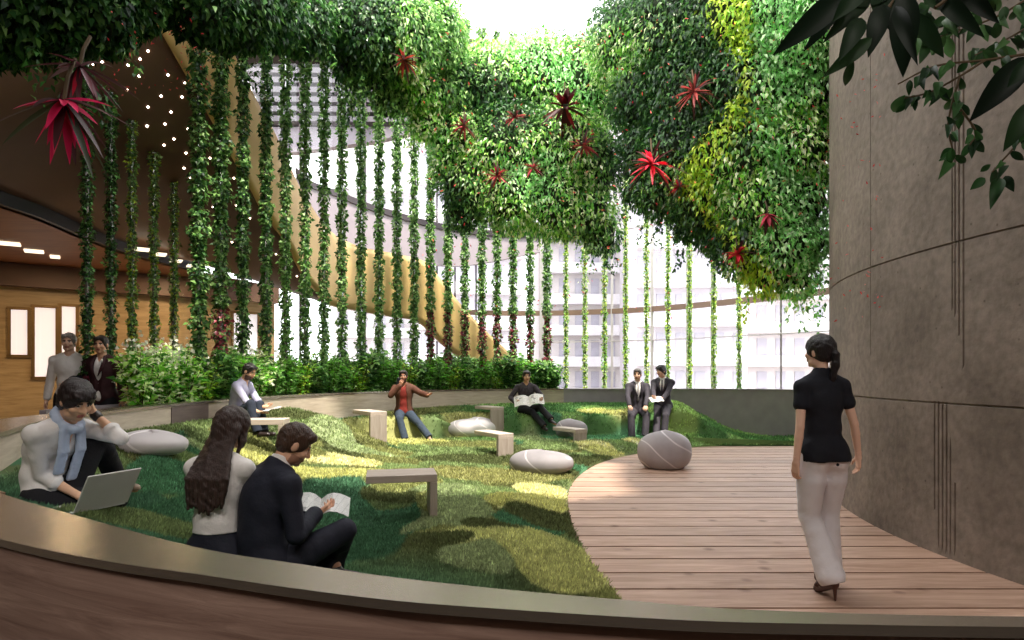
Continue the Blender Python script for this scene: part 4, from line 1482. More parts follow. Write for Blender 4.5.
def twig_branch(paths, Y, label, nl, size, cols, extra=(), dark=True):
    c0 = W(*paths[0][0], Y)
    root = empty('overhanging_branch', tuple(c0))
    mb = MB(); lst = []
    for pts in paths:
        c = crom([np.array(p, float) for p in pts], 6)
        mb.tube([W(a, b, Y) - c0 for a, b in c], np.linspace(.006, .003, len(c)), 5)
        for k in range(nl):
            i = RNG.integers(int(len(c) * .15), len(c))
            p = c[i] + RNG.normal(0, 2.5, 2)
            a = RNG.uniform(.15 * PI, .85 * PI)
            L = size * RNG.uniform(.7, 1.15)
            lst.append((tuple(p), (p[0] + math.cos(a) * L, p[1] + math.sin(a) * L), L * RNG.uniform(.36, .5)))
    lst += list(extra)
    V, F, C = leaf_set(lst, Y, cols)
    link('foliage', mesh_np('foliage', V - c0, F, tint=C, smooth=True), M['leaf_dark'], root)
    mb.build('twig', M['stem'], root)
    tag(root, label, 'branch')


twig_branch([[(1040, 52), (985, 60), (935, 66), (898, 84)], [(985, 60), (960, 76), (930, 92), (905, 98)], [(960, 76), (953, 100), (948, 128), (955, 158)], [(1040, 118), (1012, 150), (992, 172)], [(953, 100), (975, 130), (970, 145)]],
            2.6, 'thin twig with small pointed leaves dangling before the concrete wall', 14, 16, [srgb(40, 72, 38), srgb(52, 88, 46), srgb(30, 54, 32)],
            [((1000, 178), (990, 210), 12), ((1005, 176), (1014, 192), 9), ((985, 178), (970, 190), 9), ((950, 162), (938, 180), 10), ((905, 95), (893, 112), 12)])
twig_branch([[(1040, -10), (1000, 15), (960, 30), (930, 40)], [(1040, 20), (1005, 40), (975, 55)], [(1000, -20), (975, 10), (945, 20)], [(930, -15), (920, 20), (915, 40)]],
            2.9, 'dense mid green twigs of small leaves at the top right corner', 22, 19, [srgb(52, 84, 48), srgb(70, 104, 60), srgb(36, 60, 38)])
# ================================================================== people
M['skin'] = mat_attr('skin', .5, .35)
def cloth(name, rgb, rough=.85, var=.08, scale=14, bump=.25, bscale=55):
    return mat(name, srgb(*rgb), rough, 0, var, scale, bump, bscale, .25)
def hair_mat(name, rgb):
    return mat(name, srgb(*rgb), .38, 0, .35, 10, .5, 26, .5, stretch=(9, 9, .7))


def rotm(axis, a):
    return np.array(Matrix.Rotation(a, 3, Vector(axis)))


def ik(a, b, l1, l2, pole):
    """middle joint of a two-bone limb from a to (at most) b, bending towards pole"""
    a, b, pole = np.array(a, float), np.array(b, float), np.array(pole, float)
    d = b - a; D = np.linalg.norm(d)
    if D > (l1 + l2) * .995:
        b = a + d / D * (l1 + l2) * .995; d = b - a; D = np.linalg.norm(d)
    u = d / D
    p = pole - u * pole.dot(u); p /= np.linalg.norm(p) + 1e-9
    x = (l1 * l1 - l2 * l2 + D * D) / (2 * D)
    return a + u * x + p * math.sqrt(max(0, l1 * l1 - x * x)), b


class Human:
    def __init__(s, H=1.75, female=False, pelvis=(0, 0, .92), lean=(0, 0, 0), side=0.0, twist=0.0, head=(0, 0, 0),
                 hands=None, poles=None, feet=None, knees=None, toes=None, hand_dirs=None, curl=(.5, .5), pyaw=0.0):
        k = s.k = H / 1.75
        s.f = female
        P = s.P = np.array(pelvis, float)
        s.r0 = rotm((0, 0, 1), pyaw) @ np.array([1., 0, 0])
        def frame(tl, yaw):
            R = rotm((0, 0, 1), yaw) @ rotm((0, 1, 0), side) @ rotm((1, 0, 0), -tl)
            return R[:, 0], R[:, 1], R[:, 2]
        s.F0 = frame(lean[0], pyaw); s.F1 = frame(lean[1], pyaw + twist * .5); s.F2 = frame(lean[2], pyaw + twist)
        s.waist = P + s.F0[2] * .17 * k
        s.chest = s.waist + s.F1[2] * .18 * k
        s.nb = s.chest + s.F2[2] * .185 * k
        sw = (.155 if female else .18) * k
        s.sh = [s.nb - s.F2[2] * .065 * k + s.F2[0] * sg * sw for sg in (-1, 1)]
        hw = .088 * k
        s.hip = [P - s.F0[2] * .03 * k + s.F0[0] * sg * hw for sg in (-1, 1)]
        # head: yaw (left +), pitch (down +), roll
        Rh = rotm((0, 0, 1), pyaw + head[0]) @ rotm((0, 1, 0), head[2]) @ rotm((1, 0, 0), -head[1])
        s.Hr, s.Hf, s.Hu = Rh[:, 0], Rh[:, 1], Rh[:, 2]
        s.hb = s.nb + (s.F2[2] * .6 + s.Hu * .4) * .075 * k
        s.hc = s.hb + s.Hu * .105 * k + s.Hf * .022 * k
        UA, FA, TH, SHN = .285 * k, .25 * k, .43 * k, .42 * k
        s.el, s.wr, s.kn, s.an = [None] * 2, [None] * 2, [None] * 2, [None] * 2
        for i in (0, 1):
            s.el[i], s.wr[i] = ik(s.sh[i], hands[i], UA, FA, poles[i])
            s.kn[i], s.an[i] = ik(s.hip[i], feet[i], TH, SHN, knees[i])
        s.toe = [unit(np.array(t, float)) for t in (toes or ((0, 1, 0), (0, 1, 0)))]
        s.hd = hand_dirs or [None, None]
        s.curl = curl

    # ---- primitives shared by the body and the clothes
    def torso(s, S, g=0.0, parts=('pelvis', 'waist', 'chest', 'sh'), kk=.035):
        k = s.k; f = s.f
        if 'pelvis' in parts:
            S.ell(s.P + s.F0[2] * .015 * k, np.array([.163 if f else .158, .112, .125]) * k + g, np.array(s.F0), kk)
            for sg in (-1, 1):
                S.ell(s.P + s.F0[0] * sg * .075 * k - s.F0[1] * .034 * k - s.F0[2] * .05 * k, np.array([.084, .082, .092]) * k + g, np.array(s.F0), kk)
        if 'waist' in parts:
            S.ell(s.waist, np.array([.118 if f else .135, .092 if f else .102, .15]) * k + g, np.array(s.F1), kk)
        if 'chest' in parts:
            S.ell(s.chest + s.F2[2] * .02 * k, np.array([.135 if f else .158, .10 if f else .112, .175]) * k + g, np.array(s.F2), kk)
            if f:
                for sg in (-1, 1):
                    S.ell(s.chest + s.F2[0] * sg * .07 * k + s.F2[1] * .075 * k + s.F2[2] * .02 * k, np.array([.058, .055, .06]) * k + g, np.array(s.F2), .03)
        if 'sh' in parts:
            c = .042 if f else .05
            for i, sg in ((0, -1), (1, 1)):
                S.cap(s.nb - s.F2[2] * .05 * k + s.F2[0] * sg * .03 * k, s.sh[i], .055 * k + g, c * k + g, kk)
                S.cap(s.nb + s.F2[2] * .035 * k, s.nb - s.F2[2] * .035 * k + s.F2[0] * sg * .10 * k, (.036 if f else .044) * k + g, (.036 if f else .042) * k + g, .03)

    def arm(s, S, i, g=0.0, upto=2.0, flare=0):
        k = s.k; w = .84 if s.f else .94
        a, b, c = s.sh[i], s.el[i], s.wr[i]
        if upto <= 1:
            S.cap(a, a + (b - a) * upto, .049 * k * w + g, (.049 - .010 * upto) * k * w + g + flare, .022)
            return
        m = a + (b - a) * .45
        S.cap(a, m, .049 * k * w + g, .043 * k * w + g, .022); S.cap(m, b, .043 * k * w + g, .036 * k * w + g, .006)
        t = min(1, upto - 1)
        m2 = b + (c - b) * .3
        S.cap(b, m2, .036 * k * w + g, .037 * k * w + g, .006)
        S.cap(m2, b + (c - b) * max(t, .31), .037 * k * w + g, (.037 - .0115 * t) * k * w + g + flare, .006)

    def leg(s, S, i, g=0.0, upto=2.0, hem=0.0, kk=.03, gt=None):
        k = s.k; gt = g if gt is None else gt
        a, b, c = s.hip[i], s.kn[i], s.an[i]
        m = a + (b - a) * .4
        S.cap(a, m, .088 * k + gt, .076 * k + g, kk)
        S.cap(m, b, .076 * k + g, .052 * k + g, .008)
        bk = unit(np.cross(unit(c - b), s.r0)); 
        m2 = b + (c - b) * .28 + (-bk if bk.dot(b - (a + c) / 2) > 0 else bk) * .008 * k
        S.cap(b, m2, .052 * k + g, .053 * k + g, .008)
        S.cap(m2, b + (c - b) * min(1, upto - 1), .053 * k + g, .035 * k + g + hem, .008)

    def neck(s, S, g=0.0):
        k = s.k
        S.cap(s.nb - s.F2[2] * .03 * k, s.hb + s.Hu * .03 * k, (.047 if s.f else .055) * k + g, (.044 if s.f else .052) * k + g, .025)

    def head(s, S):
        k = s.k * (.96 if s.f else 1); B = np.array([s.Hr, s.Hf, s.Hu]); c = s.hc
        q = lambda x, y, z: c + (s.Hr * x + s.Hf * y + s.Hu * z) * k
        S.ell(q(0, -.012, .03), np.array([.074, .094, .088]) * k, B, .02)
        S.ell(q(0, .025, -.03), np.array([.060, .066, .082]) * k, B, .02)
        S.cap(q(-.028, .022, -.075), q(.028, .022, -.075), .034 * k, .034 * k, .02)
        S.ell(q(0, .068, -.092), np.array([.021, .018, .017]) * k, B, .015)
        S.cap(q(0, .083, .016), q(0, .104, -.024), .0085 * k, .0135 * k, .010)
        S.cap(q(-.012, .09, -.027), q(.012, .09, -.027), .009 * k, .009 * k, .006)
        for sg in (-1, 1):
            S.ell(q(sg * .031, .083, .010), np.array([.016, .012, .010]) * k, B, .008, 's')
            S.cap(q(sg * .014, .081, .027), q(sg * .046, .07, .025), .008 * k, .007 * k, .008)
            S.ell(q(sg * .03, .070, .008), np.array([.0125, .0125, .0115]) * k, B, .003)
            S.ell(q(sg * .040, .062, -.025), np.array([.024, .022, .02]) * k, B, .015)
            S.ell(q(sg * .075, -.008, -.004), np.array([.012, .021, .032]) * k, B, .008)
        S.cap(q(-.019, .084, -.055), q(.019, .084, -.055), .0075 * k, .0075 * k, .006)
        S.cap(q(-.014, .082, -.066), q(.014, .082, -.066), .008 * k, .008 * k, .006)

    def hand_mesh(s, i, h=.0045):
        k = s.k * (.9 if s.f else 1.0)
        w = s.wr[i]; fa = unit(w - s.el[i])
        d, n = (None, None) if s.hd[i] is None else s.hd[i]
        d = fa if d is None else unit(np.array(d, float))
        n = np.array(n if n is not None else ((1, 0, 0) if i == 0 else (-1, 0, 0)), float)
        n = unit(n - d * n.dot(d))
        t = unit(np.cross(n, d)) * (1 if i == 0 else -1)      # towards the thumb
        S = Sdf()
        q = lambda x, y, z: w + (d * x + t * y + n * z) * k
        S.cap(w - fa * .03, q(.015, 0, 0), .026 * k, .024 * k, .015)
        for y in (-.03, -.01, .011, .03):
            S.cap(q(.012, y * .6, 0), q(.085, y, -.002), .0145 * k, .0125 * k, .012)
        c = s.curl[i]
        for y, L, r, dc in ((.031, .072, .0088, 0), (.0105, .080, .0092, .06), (-.0105, .074, .0088, .12), (-.030, .058, .0078, .2)):
            p = q(.088, y, -.002); ang = c * .35 + dc * .3
            dirv = lambda a: d * math.cos(a) + n * math.sin(a) + t * (y * 1.2)
            for seg, fr, da in ((.45, 1.0, 0), (.31, .9, c * .75 + dc), (.24, .78, c * .55)):
                ang += da
                p2 = p + unit(dirv(ang)) * L * seg * k
                S.cap(p, p2, r * fr * k, r * fr * .9 * k, .005); p = p2
        a = q(.022, .022, .004); b = q(.058, .052, .014 + .01 * c); e = q(.092, .056 - .012 * c, .022 + .02 * c)
        S.cap(q(.012, .010, 0), a, .016 * k, .015 * k, .012); S.cap(a, b, .0135 * k, .0105 * k, .008); S.cap(b, e, .0103 * k, .0075 * k, .004)
        return S.mesh(h)

    def face_tint(s, V, skin, lips=None, brow=(40, 30, 26), beard=None):
        k = s.k * (.96 if s.f else 1)
        L = (V - s.hc) / k
        x, y, z = L @ s.Hr, L @ s.Hf, L @ s.Hu
        C = np.tile(np.array(srgb(*skin)), (len(V), 1))
        near = (np.linalg.norm(L, axis=1) < .16)
        ax = np.abs(x)
        def put(m, c): C[m & near] = srgb(*c)
        if beard: put((z < -.045) & (y > .0) & (y + z * .6 < .2) & (z > -.125), beard)
        put((ax < .024) & (y > .07) & (z > -.072) & (z < -.049), lips or (168, 104, 92))
        put((ax > .012) & (ax < .05) & (y > .058) & (z > .021) & (z < .034), brow)
        ex = (ax - .03) / .0135; ez = (z - .008) / .0075
        eye = (ex * ex + ez * ez < 1) & (y > .06)
        put(eye, (226, 220, 212)); put(eye & (ex * ex * 3.2 + ez * ez < .9), (42, 28, 22))
        put((ex * ex < 1.1) & (z > .0145) & (z < .0185) & (y > .06), (46, 32, 28))
        return C


def hair_sdf(h, style):
    k = h.k * (.96 if h.f else 1); B = np.array([h.Hr, h.Hf, h.Hu]); c = h.hc
    q = lambda x, y, z: c + (h.Hr * x + h.Hf * y + h.Hu * z) * k
    S = Sdf()
    g = .012 if style in ('short', 'grey') else .018
    S.ell(q(0, -.014, .036), (np.array([.075, .096, .088]) + g) * k, B, .02)
    if style == 'short' or style == 'grey':
        S.ell(q(0, -.045, -.02), np.array([.070, .062, .062]) * k, B, .02)
        S.cap(q(-.045, .058, .085), q(.045, .06, .088), .026 * k, .028 * k, .02)
        # open the face and the ears
        S.ell(q(0, .105, -.025), np.array([.078, .080, .098]) * k, B, .012, 's')
        for sg in (-1, 1):
            S.ell(q(sg * .092, -.002, -.012), np.array([.026, .026, .042]) * k, B, .006, 's')
        S.ell(q(0, .03, -.13), np.array([.12, .10, .10]) * k, B, .01, 's')
    elif style == 'tousled':
        for a in np.linspace(0, 2 * PI, 9)[:-1]:
            S.ell(q(.042 * math.cos(a), -.016 + .046 * math.sin(a), .098), np.array([.032, .032, .026]) * k, B, .02)
        for x in (-.05, -.025, 0, .025, .05):
            S.cap(q(x, .06, .09), q(x * 1.15 + .006, .090, .066), .020 * k, .008 * k, .012)
        S.ell(q(0, -.05, -.03), np.array([.078, .066, .075]) * k, B, .02)
        for sg in (-1, 1):
            S.cap(q(sg * .078, .035, .04), q(sg * .08, .03, -.02), .018 * k, .008 * k, .012)
        S.ell(q(0, .118, -.036), np.array([.070, .074, .086]) * k, B, .010, 's')
        S.ell(q(0, .05, -.15), np.array([.12, .11, .09]) * k, B, .01, 's')
    elif style == 'long':
        S.ell(q(0, -.05, -.02), np.array([.082, .075, .10]) * k, B, .02)
        down = np.array([0, 0, -1.0])
        bk = -h.F2[1]
        for j, x in enumerate(np.linspace(-.085, .085, 9)):
            top = q(x, -.070 + abs(x) * .5, .0)
            m1 = q(x * 1.08, -.085 + abs(x) * .45, -.12)
            m2 = h.chest + h.F2[0] * x * 1.2 + bk * (.130 - abs(x) * .12) * k + h.F2[2] * .06 * k
            e = h.waist + h.F1[0] * x * 1.05 + bk * (.138 - abs(x) * .15) * k + h.F1[2] * (.035 + .03 * ((j * 7) % 5) / 4 + abs(x) * .5) * k
            S.cap(top, m1, .030 * k, .026 * k, .012); S.cap(m1, m2, .026 * k, .021 * k, .008); S.cap(m2, e, .021 * k, .010 * k, .008)
        for sg in (-1, 1):
            a = q(sg * .072, .03, .05); b = q(sg * .088, .035, -.06); e = q(sg * .085, .03, -.17)
            S.cap(a, b, .024 * k, .02 * k, .02); S.cap(b, e, .02 * k, .008 * k, .02)
        S.ell(q(0, .115, -.03), np.array([.064, .07, .098]) * k, B, .010, 's')
    elif style == 'ponytail':
        S.ell(q(0, -.045, -.015), np.array([.07, .06, .065]) * k, B, .02)
        S.ell(q(0, .108, -.030), np.array([.072, .074, .095]) * k, B, .010, 's')
        for sg in (-1, 1):
            S.ell(q(sg * .092, .006, -.022), np.array([.026, .026, .040]) * k, B, .006, 's')
        S.ell(q(0, .04, -.125), np.array([.12, .10, .085]) * k, B, .01, 's')
        pts = [q(0, -.108, .015), q(0, -.132, -.015), q(0, -.130, -.09), q(.0, -.112, -.18), q(.0, -.098, -.255)]
        rr = [.018, .026, .028, .024, .006]
        S.cap(q(0, -.085, .02), pts[0], .024 * k, .018 * k, .012)
        for a, b, r1_, r2_ in zip(pts[:-1], pts[1:], rr[:-1], rr[1:]):
            S.cap(a, b, r1_ * k, r2_ * k, .012)
    return S


def build_person(h, loc, yaw, label, skin, hair, hair_rgb, shirt=None, trousers=None, jacket=None, shoes=None, res=.009, beard=None, brow=(36, 28, 24), tie=None, lips=None):
    """one continuous body at top level; hair and clothing are its children"""
    S = Sdf()
    h.torso(S, -.004); h.neck(S); h.head(S)
    for i in (0, 1):
        h.arm(S, i, -.001); h.leg(S, i, -.004)
        a = h.an[i]; t = h.toe[i]; k = h.k
        ft = a - np.array([0, 0, .045]) * k
        S.cap(a, ft - t * .03 * k, .034 * k, .032 * k, .02); S.cap(ft - t * .035 * k, ft + t * .15 * k - np.array([0, 0, .012]) * k, .032 * k, .026 * k, .02)
    V, F = S.mesh(res)
    # refine the head on its own finer grid, joined at the neck
    S2 = Sdf(); h.head(S2); h.neck(S2); S2.plane(h.hb - h.Hu * .02 * h.k, -h.Hu)
    keep = np.ones(len(F), bool)
    cen = V[F].mean(1)
    keep &= ~(((cen - (h.hb - h.Hu * .02 * h.k)) @ h.Hu > res * .5) & (np.linalg.norm(cen - h.hc, axis=1) < .22))
    V2, F2 = S2.mesh(min(res, .0055))
    parts = [(V, F[keep]), (V2, F2)]
    for i in (0, 1):
        parts.append(h.hand_mesh(i, .0045 if res < .012 else .006))
    VV, FF, b = [], [], 0
    for v, f in parts:
        VV.append(v); FF.append(f + b); b += len(v)
    VV = np.concatenate(VV); FF = np.concatenate(FF)
    C = h.face_tint(VV, skin, lips, brow, beard)
    body = link('person', mesh_np('person', VV, FF, tint=C, smooth=True), M['skin'])
    body.location = loc; body.rotation_euler = (0, 0, yaw)
    tag(body, label, 'person')
    def piece(name, S, m, hh=None, noise=None):
        V, F = S.mesh(hh or res, noise)
        return link(name, mesh_np(name, V, F, smooth=True), m, body)
    hm = hair_mat('hair_' + hair, hair_rgb)
    piece('hair', hair_sdf(h, hair), hm, min(res, .007), (.0022, .05))
    k = h.k
    if trousers:
        S = Sdf(); h.torso(S, trousers.get('tg', .007), ('pelvis', 'waist'))
        S.plane(h.P + h.F0[2] * trousers.get('waist', .125) * k, h.F0[2])
        for i in (0, 1):
            h.leg(S, i, trousers.get('g', .012), 2.0, trousers.get('hem', .018), trousers.get('kk', .03), trousers.get('gt'))
        for i in (0, 1):
            d = unit(h.an[i] - h.kn[i])
            # hem: trim just above the shoe
            S.ell(h.an[i] + d * (.085 + trousers.get('up', 0)) * k, np.array([.14, .14, .075]) * k, np.array([np.cross(unit(np.cross(d, h.r0 + .01)), d), unit(np.cross(d, h.r0 + .01)), d]), .004, 's')
        piece('trousers', S, trousers['m'], None, (.0014, .12))
        if trousers.get('belt'):
            S = Sdf(); h.torso(S, .016, ('pelvis', 'waist')); c = h.P + h.F0[2] * .115 * k
            S.plane(c + h.F0[2] * .018, h.F0[2]); S.plane(c - h.F0[2] * .018, -h.F0[2])
            piece('belt', S, trousers['belt'])
    if shirt:
        S = Sdf(); g = shirt.get('g', .012)
        h.torso(S, g, ('pelvis', 'waist', 'chest', 'sh'))
        if shirt.get('collar'):
            S.cap(h.nb - h.F2[2] * .02 * k, h.nb + (h.F2[2] * .6 + h.Hu * .4) * shirt['collar'] * k, (.056 if h.f else .064) * k, (.053 if h.f else .060) * k, .012)
        S.plane(h.P + h.F0[2] * shirt.get('hem', -.06) * k, -h.F0[2])
        top = shirt.get('neck', .045)
        S.plane(h.nb + h.F2[2] * top * k, h.F2[2] * .92 + h.F2[1] * shirt.get('slope', .38))
        if shirt.get('vee'):
            S.cap(h.nb + h.F2[1] * .07 * k + h.F2[2] * .03 * k, h.nb + h.F2[1] * .13 * k - h.F2[2] * shirt['vee'] * k, .045 * k, .008 * k, .01, 's')
        if shirt.get('scoop'):
            S.ell(h.nb + h.F2[1] * .06 * k + h.F2[2] * .02 * k, np.array([.075, .085, .075]) * k, np.array(h.F2), .01, 's')
        for i in (0, 1):
            h.arm(S, i, shirt.get('ga', g), shirt.get('sleeve', 2.0), shirt.get('flare', .004))
        piece('shirt', S, shirt['m'], None, (.0014, .11))
    if jacket:
        S = Sdf(); g = jacket.get('g', .024)
        h.torso(S, g, kk=.05)
        for i in (0, 1):
            if jacket.get('tails', True):
                S.cap(h.P + h.F0[0] * (-1, 1)[i] * .085 * k - h.F0[1] * .03 * k, h.P + h.F0[0] * (-1, 1)[i] * .10 * k - h.F0[1] * .05 * k - h.F0[2] * .1 * k, .10 * k, .095 * k, .05)
        S.plane(h.P + h.F0[2] * jacket.get('hem', -.13) * k, -h.F0[2])
        S.plane(h.nb + h.F2[2] * .05 * k, h.F2[2] * .92 + h.F2[1] * .38)
        # front opening, narrowing to the button
        v = jacket.get('vee', .30)
        S.cap(h.nb + h.F2[1] * .075 * k + h.F2[2] * .05 * k, h.nb + h.F2[1] * .10 * k - h.F2[2] * .08 * k, .052 * k, .044 * k, .01, 's')
        S.cap(h.nb + h.F2[1] * .10 * k - h.F2[2] * .08 * k, h.nb + h.F2[1] * .165 * k - h.F2[2] * v * k, .050 * k, jacket.get('open', .012) * k, .01, 's')
        if jacket.get('open', 0) > .02:
            e = h.P + h.F0[1] * .16 * k - h.F0[2] * .14 * k
            S.cap(h.nb + h.F2[1] * .165 * k - h.F2[2] * v * k, e, jacket['open'] * k, jacket['open'] * 1.3 * k, .01, 's')
        for i in (0, 1):
            h.arm(S, i, g - .005, jacket.get('sleeve', 1.96), .006)
        jo = piece('jacket', S, jacket['m'], None, (.0014, .13))
        if jacket.get('lapel', True):
            mb = MB()
            for sg in (-1, 1):
                P_ = [h.nb + h.F2[0] * sg * .062 * k + h.F2[1] * .05 * k + h.F2[2] * .03 * k, h.chest + h.F2[0] * sg * .075 * k + h.F2[1] * .145 * k + h.F2[2] * .09 * k,
                      h.chest + h.F2[0] * sg * .02 * k + h.F2[1] * .160 * k - h.F2[2] * .06 * k]
                mb.tube(crom(P_, 4), [.014, .016, .02, .022, .022, .02, .018, .012, .006], 6)
            mb.build('lapel', jacket['m'], jo, smooth=True)
    if tie:
        mb = MB()
        c1 = h.nb + h.F2[1] * .082 * k - h.F2[2] * .005 * k; c2 = h.chest + h.F2[1] * .142 * k; c3 = h.waist + h.F1[1] * .125 * k
        pts = crom([c1, c2, c3], 6)
        mb.tube(pts, [.014] + [.012 + .012 * t for t in np.linspace(0, 1, len(pts) - 2)] + [.004], 6)
        mb.build('tie', tie, body, smooth=True)
    if shoes:
        for i in (0, 1):
            S = Sdf(); a = h.an[i]; t = h.toe[i]; ft = a - np.array([0, 0, .045]) * k
            dn = np.array([0, 0, 1.0])
            S.cap(ft - t * .035 * k, ft + t * .155 * k - dn * .008 * k, .040 * k, .034 * k, .02); S.cap(a - dn * .01, ft - t * .03 * k, .040 * k, .040 * k, .02)
            S.plane(ft - dn * .037 * k, -dn)
            piece('shoe', S, shoes['m'], min(res, .008))
    return body


# ---- frame helpers: a person's own axes are x right, y ahead, z up
def seat_xy(px, py):
    g = ground_at(px, py, height)
    return g


K = {}
K['black'] = cloth('black_knit', (26, 28, 36), .8, .1, 18, .1)
K['white_trs'] = cloth('white_cotton', (220, 218, 224), .8, .04, 10, .2, 30)
K['white'] = cloth('white_shirt_cloth', (232, 228, 226), .8, .03, 10, .25, 30)
K['navy'] = cloth('navy_suit_cloth', (34, 36, 48), .75, .1, 20, .15)
K['dark_jeans'] = cloth('dark_denim', (40, 46, 58), .85, .15, 18, .2)
K['jeans'] = cloth('blue_denim', (52, 62, 76), .85, .15, 18, .2)
K['black_trs'] = cloth('black_trouser_cloth', (32, 32, 36), .8, .1, 16, .15)
K['lilac'] = cloth('lilac_shirt_cloth', (168, 166, 190), .8, .05, 14, .2)
K['rust'] = cloth('rust_shirt_cloth', (118, 40, 34), .8, .1, 14, .2)
K['brown_jk'] = cloth('brown_jacket_cloth', (84, 52, 40), .75, .15, 14, .2)
K['check'] = cloth('checked_shirt_cloth', (64, 58, 62), .85, .45, 34, .2)
K['grey_suit'] = cloth('charcoal_suit_cloth', (62, 58, 66), .75, .1, 20, .15)
K['maroon_jk'] = cloth('dark_maroon_jacket', (58, 32, 36), .7, .12, 14, .15)
K['shoe_dark'] = mat('dark_leather', srgb(40, 30, 28), .35, 0, .1, 10)
K['shoe_tan'] = mat('tan_leather', srgb(150, 128, 108), .5, 0, .1, 10)
K['tie_grey'] = cloth('grey_tie_silk', (150, 146, 150), .5)
K['tie_dark'] = cloth('dark_tie_silk', (50, 48, 60), .5)

# 1. the standing woman -----------------------------------------------------
Yw = 4.36
wp = np.array([(822 - CX) / FOC * Yw, Yw, 0])
h = Human(1.66, True, pelvis=(0.01, 0, .955), lean=(.02, -.03, .02), side=-.02, twist=0.0, head=(.46, -.02, 0.0),
          hands=((-.215, -.03, .735), (.335, .05, .77)), poles=((-.2, -1, 0), (.25, -1, 0)),
          feet=((-.015, -.12, .15), (.105, .10, .125)), knees=((-.45, 1, 0), (.05, 1, 0)), toes=((-.05, 1, -.38), (.1, 1, -.25)),
          hand_dirs=[((.03, .18, -1), (1, .2, 0)), ((.10, .22, -1), (-1, .3, 0))], curl=(.55, .5))
woman = build_person(h, wp, .10, 'woman in black tee and white trousers, black ponytail, walking away across the timber deck', (226, 186, 164), 'ponytail', (30, 26, 30),
                     shirt=dict(m=K['black'], g=.013, ga=.005, sleeve=.44, hem=-.062, collar=.068, neck=.07, slope=0.0, flare=.010),
                     trousers=dict(m=K['white_trs'], g=.020, hem=.038, waist=.105, up=.035, tg=.0, gt=.002), res=.008)
# sandals with heels
for i in (0, 1):
    k = h.k; a = h.an[i]; t = h.toe[i]; ft = a - np.array([0, 0, .045]) * k
    S = Sdf(); S.cap(ft - t * .045 * k - np.array([0, 0, .012]), ft + t * .15 * k - np.array([0, 0, .034]) * k, .032 * k, .031 * k, .015)
    for s_ in (.02, .07, .115):
        S.cap(ft + t * s_ * k + np.array([-.036, 0, -.01]), ft + t * s_ * k + np.array([0, 0, .03]), .012, .012, .01); S.cap(ft + t * s_ * k + np.array([.036, 0, -.01]), ft + t * s_ * k + np.array([0, 0, .03]), .012, .012, .01)
    S.cap(a + np.array([-.034, -.02, .0]), a + np.array([.034, -.02, .0]), .014, .014, .02)
    S.cap(ft - t * .05 * k - np.array([0, 0, .02]), np.array([*(ft - t * .055 * k)[:2], .006]), .016, .008, .01)
    V, F = S.mesh(.006); link('sandal', mesh_np('sandal', V, F, smooth=True), mat('brown_sandal_leather', srgb(74, 44, 36), .4, 0, .2, 12), woman)
mb = MB(); c = h.P - h.F0[2] * .075 * h.k - h.F0[1] * .134 * h.k + h.F0[0] * .02
mb.lathe([(.009, -.004), (.011, 0), (.009, .004)], (0, 0, 0), 10)
b_ = mb.build('button', K['black'], woman); b_.location = tuple(c); b_.rotation_euler = (PI / 2, 0, 0)
S = Sdf(); S.ell(h.hc + (h.Hf * -.110 + h.Hu * .012) * h.k, (.022, .014, .022), None, .01); V, F = S.mesh(.005)
link('hair_tie', mesh_np('hair_tie', V, F, smooth=True), K['black'], woman)

class At:
    """turns places in the photograph into a seated or standing person's own coordinates"""
    def __init__(s, base, yaw):
        s.b = np.array(base, float); s.y = yaw
    def __call__(s, px, py, Y):
        return s.w(W(px, py, Y))
    def w(s, p):
        return rotm((0, 0, 1), -s.y) @ (np.array(p, float) - s.b)


# 2. young man with the laptop ----------------------------------------------
base = ground_at(50, 505, height); base[2] -= .02
yaw = -1.80
L = At(base, yaw)
Y0 = base[1]
h = Human(1.53, False, pelvis=(0, 0, .06), lean=(-.24, .28, .66), side=0.02, twist=.05, head=(-.22, .50, .05),
          hands=(L(93, 413, Y0 + .10), L(79, 496, Y0 - .02)), poles=((-.2, .9, -.7), (.30, -1, -.1)),
          feet=(L(116, 478, Y0 + .42), L(70, 499, Y0 + .30)), knees=((-.25, .3, 1), (.75, .8, .10)), toes=((-.1, 1, -.12), (-.7, .6, 0)),
          hand_dirs=[((.25, .0, .8), (.6, -.6, 0)), ((-.05, 1, -.30), (0, -.15, -1))], curl=(1.35, .45))
laptop_man = build_person(h, base, yaw, 'young man in white shirt and pale blue scarf sitting on the turf with a laptop', (224, 178, 146), 'tousled', (36, 24, 24),
                          shirt=dict(m=K['white'], g=.009, sleeve=1.18, hem=-.05, collar=.03, neck=.045, flare=.010, vee=.14),
                          trousers=dict(m=K['black_trs'], g=.016, hem=.012), shoes=dict(m=K['shoe_tan']), res=.008, lips=(186, 110, 100))
# scarf: round the neck, both ends down the front
S = Sdf(); k = h.k
ring = [h.nb + h.F2[2] * .03 * k + (h.F2[0] * math.cos(a) * .075 + h.F2[1] * math.sin(a) * .078) * k - h.F2[2] * .02 * math.sin(a) * k for a in np.linspace(0, 2 * PI, 11)]
for a, b in zip(ring[:-1], ring[1:]): S.cap(a, b, .026 * k, .026 * k, .02)
for sg in (-1, 1):
    pts = [h.nb + (h.F2[0] * sg * .06 + h.F2[1] * .07) * k, h.chest + (h.F2[0] * sg * .065 + h.F2[1] * .145 + h.F2[2] * .08) * k, h.waist + (h.F1[0] * sg * .055 + h.F1[1] * .155 + h.F1[2] * (.06 if sg > 0 else .0)) * k]
    for a, b in zip(pts[:-1], pts[1:]):
        for w_ in (-.018, .0, .018):
            S.cap(a + h.F2[0] * w_, b + h.F2[0] * w_, .015 * k, .016 * k, .008)
V, F = S.mesh(.007, (.001, .06))
